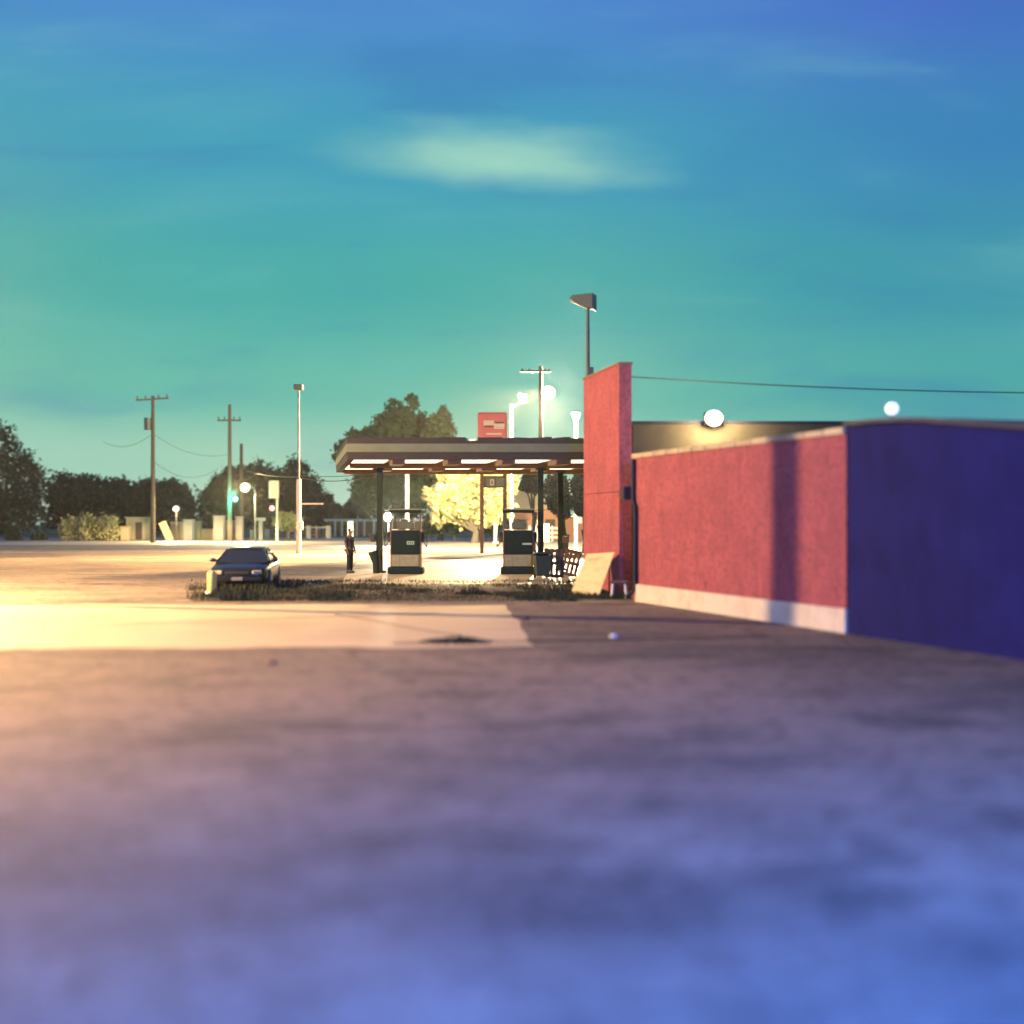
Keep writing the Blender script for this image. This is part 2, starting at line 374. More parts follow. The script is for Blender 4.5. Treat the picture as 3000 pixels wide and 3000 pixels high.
# end of the red wall toward the camera; its shadow painted as dark blue
wall_end = thing('dark_shed', 'dark navy painted shed in shadow at the right edge', 'shed')
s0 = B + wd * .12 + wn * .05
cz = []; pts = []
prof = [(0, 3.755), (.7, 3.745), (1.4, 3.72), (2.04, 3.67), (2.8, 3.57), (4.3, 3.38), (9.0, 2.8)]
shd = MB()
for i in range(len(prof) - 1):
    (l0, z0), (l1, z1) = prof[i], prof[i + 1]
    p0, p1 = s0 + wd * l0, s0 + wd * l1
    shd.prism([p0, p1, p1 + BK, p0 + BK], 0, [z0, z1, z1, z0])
shd.build('wall', M['navy'], wall_end)
rf = MB()
for i in range(len(prof) - 1):
    (l0, z0), (l1, z1) = prof[i], prof[i + 1]
    p0, p1 = s0 + wd * l0 + wn * .12, s0 + wd * l1 + wn * .12
    vs = [(p0.x, p0.y, z0 + .003), (p1.x, p1.y, z1 + .003), (*(p1 + BK).xy, z1 + .003), (*(p0 + BK).xy, z0 + .003)]
    vs += [(v[0], v[1], v[2] + .07) for v in vs]
    rf.add(vs, [(3, 2, 1, 0), (4, 5, 6, 7), (0, 1, 5, 4), (2, 3, 7, 6)] + ([(0, 4, 7, 3)] if i == 0 else []))
rf.build('roof', M['roofing'], wall_end)

# ------------------------------------------------------------------ lamps on the buildings
def lamp(name, typ, loc, power, col, target=None, size=.2, angle=90, blend=.4):
    l = bpy.data.lights.new(name, typ); l.energy = power; l.color = col
    l.shadow_soft_size = size
    if typ == 'SPOT': l.spot_size = R(angle); l.spot_blend = blend
    o = bpy.data.objects.new(name, l); COL.objects.link(o); o.location = loc
    if target is not None:
        o.rotation_euler = (Vector(target) - Vector(loc)).to_track_quat('-Z', 'Y').to_euler()
    return o

fp = at(2090, 1226, 31.4)
fld = thing('roof_floodlight', 'lit floodlight glaring on the parapet above the red wall', 'floodlight', fp)
MB().box((0, .07, .0), (.5, .16, .36), bev=.03).build('housing', M['dark_trim'], fld)
MB().ball((0, -.08, 0), (.25, .12, .22)).build('lens', M['lamp_white'], fld)
MB().tube([(0, .1, -.15), (0, .28, -.05)], .03).build('bracket', M['dark_trim'], fld)
lamp('roof_flood_light', 'POINT', fp + Vector((0, -.40, -.05)), 750, (1, .78, .42), size=.15)

gl = at(2613, 1197, 21.5)
glb = thing('globe_light', 'small white globe light on a stem above the dark shed', 'lamp', (gl.x, gl.y, gl.z))
MB().ball((0, 0, 0), .12).build('globe', M['lamp_soft'], glb)
MB().tube([(0, 0, -.12), (0, 0, -.55)], .025).build('stem', M['steel_grey'], glb)

# unlit shoebox light on a slim pole behind the pier
lp = at(1722, 1110, 36.2); lp.z = 0
sl = thing('tall_area_light', 'unlit tilted area light on a slim pole rising behind the red pier', 'lamp post', lp)
ztop = at(1722, 905, 36.2).z
MB().tube([(0, 0, 0), (0, 0, 6.2), (0, 0, ztop)], [.09, .075, .05], 10).build('pole', M['steel_grey'], sl)
MB().box((.08, 0, 6.75), (.2, .18, .32), bev=.02).build('junction_box', M['steel_grey'], sl)
hd = MB()
rot = Euler((0, R(24), R(-20)))
ring0 = [Vector((-.50, -.22, -.10)), Vector((.36, -.26, -.12)), Vector((.36, .26, -.12)), Vector((-.50, .22, -.10))]
ring1 = [Vector((-.44, -.22, .06)), Vector((.16, -.24, .34)), Vector((.16, .24, .34)), Vector((-.44, .22, .06))]
hc = Vector((-.06, 0, ztop + .20))
hd.add([hc + rot.to_matrix() @ v for v in ring0 + ring1], [(3, 2, 1, 0), (4, 5, 6, 7), (0, 1, 5, 4), (1, 2, 6, 5), (2, 3, 7, 6), (3, 0, 4, 7)])
hd.build('lamp_head', M['steel_grey'], sl)
MB().box(hc + rot.to_matrix() @ Vector((-.16, 0, -.14)), (.62, .40, .04), rot).build('lens', M['pale_trim'], sl)
MB().tube([(0, 0, ztop - .05), (.02, 0, ztop + .16)], .05).build('knuckle', M['steel_grey'], sl)

def cable(name, pts_, r, label, sag=.4, group=None):
    mb = MB()
    for p, q in zip(pts_[:-1], pts_[1:]):
        p, q = Vector(p), Vector(q); L = []
        for i in range(17):
            t = i / 16; v = p.lerp(q, t); v.z -= sag * 4 * t * (1 - t); L.append(v)
        mb.tube(L, r, 5)
    return tag(mb.build(name, M['cable']), label, 'cable', group)
cable('power_cable', [at(1848, 1104, 31.7), at(3150, 1152, 34)], .018, 'thin power cable running from the red pier to the right', .10)

# ------------------------------------------------------------------ canopy
ZC = 4.24
def skew(x, y): return Vector((x - .19 * (y - 41.0), y, 0))
cx0, cx1, cy0, cy1 = -5.91, 6.1, 41.0, 52.1
can = thing('station_canopy', 'flat petrol station canopy with dark and pale fascia bands on slim columns', 'canopy')
cor = [skew(cx0, cy0), skew(cx1, cy0), skew(cx1, cy1), skew(cx0, cy1)]
def inset(k): return [skew(cx0 + k, cy0 + k), skew(cx1 - k, cy0 + k), skew(cx1 - k, cy1 - k), skew(cx0 + k, cy1 - k)]
def band(name, z0, z1, out, m):
    o_ = inset(-out); i_ = inset(.25); mb = MB()
    for k in range(4):
        k2 = (k + 1) % 4
        mb.prism([o_[k], o_[k2], i_[k2], i_[k]], z0, z1)
    mb.build(name, m, can)
band('lower_fascia', 4.24, 4.505, 0.0, M['dark_trim'])
band('middle_fascia', 4.508, 4.81, .035, M['pale_trim'])
# ragged shingled top band
tb = MB(); rnd = random.Random(4)
o_ = inset(-.012); i_ = inset(.6)
for k in range(4):
    k2 = (k + 1) % 4; L = (o_[k2] - o_[k]).length; n = int(L / .22)
    for i in range(n):
        t0, t1 = i / n, (i + 1) / n; z = 5.03 + rnd.uniform(-.018, .018)
        xx = o_[k].lerp(o_[k2], t0).x
        if k == 0 and xx > 1.2: z += rnd.uniform(-.05, .02)
        if k == 0 and -1.75 < xx < -1.35: z -= .10
        P0, P1 = o_[k].lerp(o_[k2], t0), o_[k].lerp(o_[k2], t1); Q0, Q1 = i_[k].lerp(i_[k2], t0), i_[k].lerp(i_[k2], t1)
        tb.prism([P0, P1, Q1, Q0], 4.813, z)
tb.build('top_fascia', M['dark_trim'], can)
MB().prism(inset(.255), 4.42, 4.50).build('roof_deck', M['roofing'], can)
MB().prism(inset(.26), 4.33, 4.41).build('ceiling', M['tan_ceiling'], can)
def xs(px, dd): return (px - 1500) / F * dd
near = [(1035, 1150), (1197, 1309), (1360, 1466), (1515, 1622), (1676, 1790)]
far = [(1035, 1118), (1165, 1269), (1315, 1409), (1461, 1568), (1612, 1716)]
for rows, y0, y1, dm in ((near, 41.4, 44.3, 42.2), (far, 46.6, 49.8, 48.2)):
    for (a0, a1) in rows:
        x0, x1 = xs(a0, dm), xs(a1, dm); mb = MB()
        mb.prism([(x0, y0), (x1, y0), (x1 - .19 * (y1 - y0), y1), (x0 - .19 * (y1 - y0), y1)], 4.275, 4.328)
        mb.build('light_panel', M['tube'], can)
    for (a0, a1), (b0, b1) in zip(rows[:-1], rows[1:]):
        x0, x1 = xs(a1, dm) + .02, xs(b0, dm) - .02
        MB().prism([(x0 + .05, y0 + .15), (x1 - .05, y0 + .15), (x1 - .05 - .19 * 1.4, y0 + 1.6), (x0 + .05 - .19 * 1.4, y0 + 1.6)], 4.10, 4.327).build('beam_box', M['brown_box'], can)
for yy in (45.4, 51.0):
    p0, p1 = skew(cx0 + .3, yy), skew(cx1 - .3, yy)
    MB().prism([p0 + Vector((0, -.1, 0)), p1 + Vector((0, -.1, 0)), p1 + Vector((0, .1, 0)), p0 + Vector((0, .1, 0))], 4.12, 4.328).build('girder', M['brown_box'], can)
cols = []
for px, d_, w in ((1113, 44.9, .22), (1584, 44.6, .22), (1642, 47.2, .22)):
    x = xs(px, d_); mb = MB().box((x, d_, 2.06), (w, w, 4.12), bev=.015); mb.box((x, d_, .04), (.45, .45, .08)); mb.box((x, d_, 4.06), (.4, .4, .06))
    cols.append(mb.build('column', M['col_dark'], can))
MB().box((xs(1657, 47.0), 47.0, at(0, 1581, 47).z), (.26, .22, .26), bev=.02).build('junction_box', M['wood_dark'], cols[2])

# ------------------------------------------------------------------ pumps
def make_pump():
    t = thing('fuel_pump', '', 'fuel pump', group='fuel pumps under the canopy')
    W, D = 1.17, .62
    mb = MB().box((0, 0, .14), (1.36, .9, .28), bev=.06); mb.build('plinth', M['pump_dark'], t)
    MB().box((0, 0, .985), (W, D, 1.40), bev=.02).build('cabinet', M['rust'], t)
    MB().box((0, -D / 2 - .012, .52), (W - .16, .03, .44), bev=.008).build('lower_panel', M['pump_silver'], t)
    MB().box((-.22, -D / 2 - .03, .52), (.012, .01, .42)).build('panel_seam', M['rust'], t)
    mb = MB().box((0, -D / 2 - .014, 1.22), (W - .08, .035, .92), bev=.01); mb.box((0, -D / 2 - .036, 1.22), (W - .26, .012, .78), bev=.004)
    mb.build('upper_panel', M['pump_dark'], t)
    for s in (-1, 1): MB().box((s * (W / 2 - .03), 0, 2.06), (.05, .34, .76), bev=.01).build('side_post', M['meter'], t)
    MB().box((0, 0, 2.40), (W + .02, .56, .11), bev=.012).build('valance', M['pump_dark'], t)
    MB().box((0, 0, 2.478), (W + .06, .6, .045), bev=.01).build('valance_cap', M['pump_silver'], t)
    mb = MB().box((.02, .03, 1.86), (.56, .36, .28), bev=.03); mb.box((-.06, .03, 2.04), (.26, .3, .12), bev=.03)
    mb.build('meter_head', M['meter'], t)
    MB().box((-.42, -.05, 1.70), (.22, .3, .03)).build('shelf', M['white_paint'], t)
    for s in (-1, 1):
        x = s * (W / 2 + .055)
        MB().box((x, -.05, 1.42), (.09, .24, .40), bev=.02).build('nozzle_boot', M['rubber'], t)
        nz = MB().tube([(x + s * .03, -.22, 1.62), (x + s * .05, -.18, 1.50), (x + s * .05, -.08, 1.34), (x + s * .04, 0, 1.22)], [.03, .035, .03, .014], 8)
        nz.build('nozzle', M['rubber'], t)
        L = []
        for i in range(19):
            u = i / 18; L.append((x + s * (.02 + .15 * math.sin(u * math.pi)), -.2 + .12 * u, 2.2 - 1.5 * math.sin(u * math.pi * .5) + .85 * max(0, u - .55) ** 1 * 1.6))
        MB().tube(L, .018, 6).build('hose', M['rubber'], t)
    return t
p1 = make_pump(); p1.location = (xs(1190, 43.9), 43.9, 0)
p1['label'] = 'dark fuel pump with a small pale label, left of the two pumps'
p2 = dup(p1, (xs(1518, 43.9), 43.9, 0), 0, 'dark fuel pump beside the pallets, right of the two pumps')
lb = MB().box((.20, -.36, 1.20), (.28, .008, .13)); lbo = lb.build('pump_label', M['label'], p1)
lk = MB()
for i in range(3): lk.box((.12 + i * .08, -.367, 1.20), (.05, .004, .07))
lk.build('label_marks', M['ink'], lbo)
MB().box((.34, -.36, 1.16), (.36, .008, .07)).build('pump_label', M['label'], p2)
# round white dial hanging at the first pump's right
# ------------------------------------------------------------------ windscreen service stand at the first column
ws = G(1095, 1680)
st = thing('service_stand', 'dark windscreen service stand with towel box beside the left canopy column', 'service stand', ws)
MB().tube([(.12, 0, 0), (.12, 0, 1.6)], .03).build('post', M['col_dark'], st)
MB().box((-.03, 0, 1.38), (.18, .22, .30), bev=.03).build('towel_box', M['rubber'], st)
MB().tube([(.12, 0, 1.38), (.0, 0, 1.38)], .02).build('bracket', M['col_dark'], st)
mb = MB(); mb.tube([(.10, 0, .02), (.10, 0, .38), (.06, 0, .55), (-.02, 0, .86)], [.13, .14, .17, .21], 12); mb.build('waste_bin', M['col_dark'], st)

# ------------------------------------------------------------------ pallets, wheeled bin
def pallet(loc, rz, lean, tilt, label, mk, w=1.0, h=1.05):
    t = thing('wooden_pallet', label, 'pallet', loc, rz, 'pallets leaning by the canopy columns')
    rt = Euler((R(lean), R(tilt), 0)).to_matrix()
    n = 4
    for i in range(n):
        x = -w / 2 + .07 + i * (w - .14) / (n - 1)
        MB().box(rt @ Vector((x, -.06, h / 2)), (.105, .022, h), rt).build('slat', M[mk], t)
    for z in (.07, h / 2, h - .07):
        MB().box(rt @ Vector((0, 0, z)), (w, .09, .11), rt).build('stringer', M[mk], t)
pallet(G(1622, 1692), R(12), -12, 4, 'dark wooden pallet leaning between the two right canopy columns', 'wood_dark', .72, 1.05)
pallet(G(1664, 1688), R(-8), -14, 13, 'tilted red brown pallet leaning beside the plywood board', 'wood_red', .62, 1.0)
wb = thing('wheeled_bin', 'dark green wheeled bin standing against the right fuel pump', 'bin', G(1588, 1693), R(10))
mb = MB(); vs = []
for z, hw, hd_ in ((.08, .22, .24), (.80, .29, .32)):
    vs += [(-hw, -hd_, z), (hw, -hd_, z), (hw, hd_, z), (-hw, hd_, z)]
mb.add(vs, [(3, 2, 1, 0), (0, 1, 5, 4), (1, 2, 6, 5), (2, 3, 7, 6), (3, 0, 4, 7), (4, 5, 6, 7)]); mb.build('body', M['bin'], wb)
MB().box((0, .02, .86), (.62, .70, .07), Euler((R(-6), 0, 0)), bev=.02).build('lid', M['bin'], wb)
for s in (-1, 1): MB().tube([(s * .18, .22, .1), (s * .26, .22, .1)], .1, 14).build('wheel', M['rubber'], wb)
MB().tube([(-.24, .36, .84), (-.24, .44, .88), (.24, .44, .88), (.24, .36, .84)], .018, 6).build('handle', M['bin'], wb)

# ------------------------------------------------------------------ leaning plywood board and low stool
bl, br = Vector((1.63, 31.75, 0)), Vector((2.36, 31.03, 0))
u = (br - bl).normalized(); lean = Vector((.7, .71, 0)) * .66
tl, tr = bl + lean + Vector((.02, .0, 1.10)), br + lean + Vector((0, 0, 1.17))
nb = (u.cross(tl - bl)).normalized() * .012
bd = thing('plywood_board', 'weathered plywood sign board with faded lettering leaning toward the red pier', 'sign board')
pn_ = MB().add([bl + nb, br + nb, tr + nb, tl + nb, bl - nb, br - nb, tr - nb, tl - nb], [(0, 1, 2, 3), (7, 6, 5, 4), (0, 4, 5, 1), (1, 5, 6, 2), (2, 6, 7, 3), (3, 7, 4, 0)])
lt = pn_; rnd = random.Random(8)
fr = nb.normalized() * (-1 if nb.y > 0 else 1)
def on(uu, vv): return (bl.lerp(br, uu)).lerp(tl.lerp(tr, uu), vv) + fr * .016
for vv, hh, u0, u1 in ((.82, .075, .10, .86), (.62, .03, .2, .8), (.46, .03, .15, .78), (.30, .03, .22, .8)):
    x = u0
    while x < u1:
        w = rnd.uniform(.02, .05)
        if rnd.random() < .8: lt.quad(on(x, vv), on(x + w, vv + rnd.uniform(-.006, .006)), on(x + w, vv + hh * rnd.uniform(.6, 1)), on(x, vv + hh * rnd.uniform(.6, 1)), 1)
        x += w + rnd.uniform(.012, .03)
lt.build('panel', [M['ply'], M['faded']], bd)
pm = tl.lerp(tr, .8) - Vector((0, 0, .08)); MB().tube([pm + Vector((.02, .02, 0)), (pm.x + .04, pm.y + .28, 0.0)], .022, 6).build('prop', M['wood_dark'], bd)
stl = thing('low_stool', 'low dark stool with two pale legs at the foot of the red pier', 'stool', (xs(1816, 30.2), 30.2, 0), R(-15))
MB().box((0, 0, .42), (.46, .34, .06), bev=.01).build('seat', M['wood_dark'], stl)
for sx in (-1, 1):
    for sy in (-1, 1):
        MB().tube([(sx * .16, sy * .12, .39), (sx * .20, sy * .14, 0)], .032, 6).build('leg', M['white_paint'] if sy < 0 else M['wood_dark'], stl)

# ------------------------------------------------------------------ pole sign behind the canopy (two posts)
DS = 70.0
ps = thing('pole_sign', 'red roadside sign on two brown posts with a dark price board below', 'sign')
zt = at(0, 1209, DS).z
for px in (1412, 1479):
    MB().box((xs(px, DS), DS, zt / 2), (.23, .23, zt - .1), bev=.02).build('post', M['rust'], ps)
sx0, sx1 = xs(1399, DS - .3), xs(1486, DS - .3)
sz0, sz1 = at(0, 1290, DS).z, at(0, 1209, DS).z
mb = MB().box(((sx0 + sx1) / 2, DS - .3, (sz0 + sz1) / 2), (sx1 - sx0, .34, sz1 - sz0), bev=.13); fc = mb.build('sign_cabinet', M['sign_red'], ps)
mk = MB()
def mark(p0, p1, y0, y1):
    a_, b_ = at(p0, y0, DS - .48), at(p1, y1, DS - .48)
    mk.box(((a_.x + b_.x) / 2, DS - .479, (a_.z + b_.z) / 2), (b_.x - a_.x, .012, a_.z - b_.z))
mark(1417, 1447, 1231.5, 1246); mark(1447.2, 1456, 1241, 1251); mark(1456.4, 1478, 1241, 1251); mark(1447.2, 1477, 1252, 1256); mark(1425, 1470, 1269, 1273)
mk.build('cream_marks', M['sign_cream'], fc)
mk = MB(); mark(1420, 1446, 1247, 1251); mark(1450, 1476, 1236, 1240); mk.build('dark_marks', M['dark_trim'], fc)
pa_, pb_ = at(1417, 1395, DS), at(1482, 1429, DS)
pc = MB().box(((pa_.x + pb_.x) / 2, DS - .2, (pa_.z + pb_.z) / 2), (pb_.x - pa_.x, .2, pa_.z - pb_.z), bev=.03).build('price_board', M['sign_dark'], ps)
for q0, q1 in ((1424, 1450), (1453, 1478)):
    c0, c1 = at(q0, 1400, DS - .31), at(q1, 1424, DS - .31)
    MB().box(((c0.x + c1.x) / 2, DS - .302, (c0.z + c1.z) / 2), (c1.x - c0.x, .02, c0.z - c1.z)).build('price_pane', M['sign_pane'], pc)
mk = MB(); 
for q0, q1, r0, r1 in ((1436, 1447, 1404, 1407), (1436, 1439, 1407.2, 1419), (1444, 1447, 1407.2, 1419), (1436, 1447, 1419.2, 1422)):
    c0, c1 = at(q0, r0, DS - .32), at(q1, r1, DS - .32); mk.box(((c0.x + c1.x) / 2, DS - .318, (c0.z + c1.z) / 2), (c1.x - c0.x, .01, c0.z - c1.z))
mk.build('price_numeral', M['sign_cream'], pc)
ar = at(1384, 1291, DS)
MB().tube([(xs(1410, DS), DS, ar.z - .2), (ar.x, DS, ar.z)], .04, 6).build('lamp_arm', M['rust'], ps)
lh = MB().box((ar.x, DS, ar.z), (.4, .24, .22), bev=.03).build('flood_head', M['rust'], ps)
MB().box((ar.x, DS - .13, ar.z), (.32, .02, .16)).build('lens', M['lamp_warm'], lh)
L2 = Vector((ar.x, DS - .3, ar.z))
lamp('sign_flood_front', 'SPOT', L2, 5500, (1, .68, .30), (-1.5, 40, 0), size=.25, angle=60, blend=.6)
lamp('sign_flood_back', 'SPOT', Vector((ar.x, DS + .3, ar.z)), 260000, (1, .80, .38), (-2.2, 104, 4.6), size=.25, angle=21, blend=.5)

# ------------------------------------------------------------------ lamp posts behind the station
D1 = 80.0
up = thing('utility_pole', 'brown utility pole with a blazing floodlight just right of the canopy centre', 'utility pole', (xs(1584, D1), D1, 0))
zt = at(0, 1072, D1).z
MB().tube([(0, 0, 0), (0, 0, zt)], [.20, .13], 10).build('pole', M['pole_wood'], up)
MB().box((-.35, -.14, at(0, 1088, D1).z), (2.1, .11, .13)).build('crossarm', M['pole_wood'], up)
for x in (-1.3, -.8, .3, .6): MB().tube([(x, -.14, at(0, 1087, D1).z), (x, -.14, at(0, 1081, D1).z)], .06, 8).build('insulator', M['steel_grey'], up)
lz = at(0, 1152, D1).z; lx = xs(1604, D1) - xs(1584, D1)
MB().tube([(0, -.1, lz - .5), (lx * .5, -.2, lz - .05), (lx, -.3, lz)], .045, 6).build('lamp_arm', M['steel_grey'], up)
MB().ball((lx + .05, -.36, lz), (.50, .40, .48)).build('lamp_globe', M['lamp_white'], up)
L1 = Vector((xs(1604, D1) + .05, D1 - 1.0, lz))
lamp('pole_flood_light', 'SPOT', L1, 70000, (1, .74, .38), (.8, 52.5, 0), size=.35, angle=27, blend=.35)
lamp('pole_flood_light_side', 'SPOT', L1 + Vector((-.4, .2, 0)), 600000, (1, .54, .18), (-17, 58, 0), size=.45, angle=45, blend=.5)
lamp('pole_flood_light_side', 'SPOT', L1 + Vector((-.5, .3, 0)), 240000, (1, .54, .18), (-22, 68, 0), size=.45, angle=50, blend=.5)
lamp('pole_lamp_glow', 'POINT', L1 + Vector((0, 1.9, 0)), 130000, (1, .80, .46), size=.6)

D2 = 84.0
wl = thing('street_lamp', 'pale galvanised lamp post with a short arm of lit heads above the canopy', 'street lamp', (xs(1498, D2), D2, 0))
zt = at(0, 1185, D2).z
MB().tube([(0, 0, 0), (0, 0, zt)], [.13, .10], 10).build('pole', M['steel_pale'], wl)
MB().tube([(0, 0, zt - .3), (.45, 0, zt + .05), (.95, 0, zt + .2)], .05, 6).build('arm', M['steel_pale'], wl)
for dx, dz in ((.62, .62), (1.0, .55)):
    h = MB().tube([(dx, 0, zt - .0 + dz * .25), (dx, 0, zt + dz)], [.10, .06], 8).build('lamp_bracket', M['steel_pale'], wl)
    MB().ball((dx, -.1, zt + dz), (.16, .14, .2)).build('lamp_head', M['lamp_pale'], h)
# white post with flared head at the pier edge
wp = thing('street_lamp', 'white lit lamp post with a flared head close to the red pier', 'street lamp', (xs(1688, D2), D2, 0))
za, zb = at(0, 1232, D2).z, at(0, 1210, D2).z
MB().tube([(0, 0, 0), (0, 0, za)], .14, 10).build('pole', M['steel_pale'], wp)
MB().tube([(0, 0, za), (0, 0, za + .25), (0, 0, zb)], [.16, .26, .34], 12).build('lamp_head', M['lamp_pale'], wp)
for px, ytop, d_, label in ((1193, 1330, 96, 'thin pale post standing behind the left pump'), (1452, 1418, 104, 'white post in front of the yellow lit tree')):
    t = thing('metal_post', label, 'post', (xs(px, d_), d_, 0))
    MB().tube([(0, 0, 0), (0, 0, at(0, ytop, d_).z)], .16, 10).build('shaft', M['steel_pale'], t)
    MB().box((0, 0, .06), (.5, .5, .12)).build('foot', M['steel_pale'], t)

# bright porch light by the low building
pl = at(1138, 1516, 92)
pt = thing('yard_light', 'glaring white yard light between the left column and the left pump', 'lamp', (pl.x, pl.y, 0))
MB().tube([(0, 0, 0), (0, 0, pl.z)], .06, 8).build('post', M['steel_grey'], pt)
MB().ball((0, -.1, pl.z), (.36, .25, .36)).build('globe', M['lamp_white'], pt)
lamp('yard_light_source', 'POINT', pl + Vector((0, -.6, .2)), 9000, (1, .95, .75), size=.3)

# tall area light left of the canopy
b5 = G(875, 1622)
t5 = thing('tall_area_light', 'unlit box light on a tall slim pole left of the canopy', 'lamp post', b5)
zt = at(0, 1145, b5.y).z
MB().tube([(0, 0, 0), (0, 0, 4.6)], [.16, .14], 10).build('lower_pole', M['steel_pale'], t5)
MB().tube([(0, 0, 4.6), (0, 0, zt)], [.07, .05], 8).build('upper_pole', M['steel_grey'], t5)
MB().box((0, 0, zt + .22), (.56, .5, .34), bev=.04).build('lamp_head', M['steel_grey'], t5)
MB().box((0, -.255, zt + .22), (.44, .012, .22)).build('lens', M['pale_trim'], t5)
MB().box((.1, -.2, 1.75), (.38, .22, .5), bev=.03).build('meter_box', M['white_paint'], t5)
MB().box((.85, 0, at(0, 1476, b5.y).z), (1.3, .04, .09)).build('sign_arm', M['white_paint'], t5)

# ------------------------------------------------------------------ left roadside
def upole(px, ytop, d_, arm_y, arm_w, label, yaw=0, trans=None, r=.2):
    t = thing('utility_pole', label, 'utility pole', (xs(px, d_), d_, 0), 0, 'utility poles along the road')
    zt = at(0, ytop, d_).z
    MB().tube([(0, 0, 0), (0, 0, zt)], [r * 1.25, r * .75], 10).build('pole', M['pole_wood'], t)
    if arm_y:
        rt = Euler((0, R(-6 if yaw else 0), R(yaw)))
        z = at(0, arm_y, d_).z
        MB().box((0, -.2, z), (arm_w, .14, .16), rt).build('crossarm', M['pole_wood'], t)
        for k in (-.45, -.2, .2, .45):
            MB().tube([rt.to_matrix() @ Vector((k * arm_w, 0, 0)) + Vector((0, -.2, z + .08)), rt.to_matrix() @ Vector((k * arm_w, 0, 0)) + Vector((0, -.2, z + .36))], .07, 7).build('insulator', M['steel_grey'], t)
    if trans:
        MB().tube([(-.45, -.1, trans - .55), (-.45, -.1, trans + .55)], .32, 12).build('transformer', M['steel_grey'], t)
    return t
upole(448, 1160, 105, 1170, 2.9, 'wooden utility pole with transformer and slanted crossarm at the left', 20, at(0, 1242, 105).z)
upole(673, 1185, 112, 1232, 2.3, 'wooden utility pole with a green signal hung on it, behind the car', 0)
upole(707, 1300, 124, None, 0, 'short bare utility pole just right of the green signal', 0, None, .22)
# green signal
gp = at(690, 1452, 111.4)
tg = thing('traffic_signal', 'lit green traffic signal hanging beside the utility pole', 'traffic light', (gp.x, gp.y, gp.z))
MB().box((0, .1, 0), (.46, .22, 1.25), bev=.04).build('housing', M['rubber'], tg)
MB().ball((0, -.05, -.32), (.2, .1, .2)).build('green_lens', M['lamp_green'], tg)
for k in (0, .34): MB().ball((0, -.03, k), (.15, .06, .15)).build('dark_lens', M['glass_dark'], tg)
MB().tube([(-.55, .3, .3), (0, .2, .3)], .03, 6).build('bracket', M['steel_grey'], tg)
lamp('green_signal_glow', 'POINT', gp + Vector((-.50, -.50, -.5)), 1700, (.03, 1, .55), size=.2)
rp = at(797, 1489, 125)
tr_ = thing('traffic_signal', 'lit red traffic signal behind the white roadside sign post', 'traffic light', (rp.x, rp.y, 0))
MB().tube([(0, .2, 0), (0, .2, rp.z + .4)], .06, 8).build('post', M['steel_grey'], tr_)
MB().box((0, .1, rp.z - .2), (.5, .24, 1.2), bev=.04).build('housing', M['rubber'], tr_)
MB().ball((0, -.04, rp.z), (.26, .1, .26)).build('red_lens', M['lamp_red'], tr_)
# curved street lamp
bp_ = at(718, 1428, 108)
cl = thing('street_lamp', 'lit street lamp on a curved grey arm in front of the dark trees', 'street lamp', (xs(748, 108), 108, 0))
dx = bp_.x - xs(748, 108)
MB().tube([(0, 0, 0), (0, 0, bp_.z - .5), (dx * .15, 0, bp_.z), (dx * .5, 0, bp_.z + .25), (dx * .9, 0, bp_.z + .22)], [.09, .08, .06, .05, .05], 8).build('pole', M['steel_grey'], cl)
MB().ball((dx, 0, bp_.z), (.46, .4, .42)).build('lamp_head', M['lamp_warm'], cl)
lamp('street_lamp_light', 'SPOT', bp_ + Vector((0, -.6, -.3)), 20000, (1, .68, .30), bp_ + Vector((0, -2.5, -5)), size=.4, angle=165, blend=.1)
# white roadside sign
wsn = G(812, 1586)
w1 = thing('roadside_sign', 'cream upright sign panel on a white post by the road', 'sign', wsn)
MB().tube([(0, 0, 0), (0, 0, at(0, 1415, wsn.y).z)], .13, 10).build('post', M['aged_white'], w1)
z0, z1 = at(0, 1460, wsn.y).z, at(0, 1408, wsn.y).z
sg = MB().box((-.28, -.2, (z0 + z1) / 2), (.98, .18, z1 - z0), bev=.03).build('panel', M['aged_white'], w1)
mb = MB()
for k in range(5): mb.box((-.30 + random.uniform(-.06, .06), -.295, z0 + .3 + k * .28), (random.uniform(.3, .55), .01, .12))
mb.build('faded_marks', M['faded'], sg)
# T shaped white sign
ts = G(764, 1582)
tt = thing('roadside_sign', 'small white T shaped sign left of the cream sign post', 'sign', ts)
MB().box((0, 0, 1.0), (.42, .2, 2.0)).build('post', M['aged_white'], tt)
MB().box((0, 0, 2.18), (1.05, .24, .34), bev=.02).build('head', M['aged_white'], tt)
# white pillars, low walls, blocks along the far roadside
def pillar(px0, px1, ytop, d_, label, m='aged_white', cat='pillar', capn=True, nm='gate_pillar'):
    w = xs(px1, d_) - xs(px0, d_); z = at(0, ytop, d_).z; t = thing(nm, label, cat, (xs((px0 + px1) / 2, d_), d_, 0))
    MB().box((0, 0, z / 2), (w, min(w, .9), z), bev=.03).build('shaft', M[m], t)
    if capn: MB().box((0, 0, z + .06), (w + .14, min(w, .9) + .14, .12), bev=.02).build('cap', M[m], t)
pillar(356, 378, 1545, 118, 'short pale pillar left of the slanted white board', 'cream_wall')
pillar(540, 566, 1525, 120, 'white pillar left of the cream wall with the red stripe')
pillar(572, 590, 1530, 122, 'narrow cream pillar beside the white pillar', 'cream_wall')
pillar(628, 657, 1514, 119, 'tall white pillar left of the green lit pole')
pillar(692, 712, 1516, 120, 'white pillar at the right end of the cream wall')
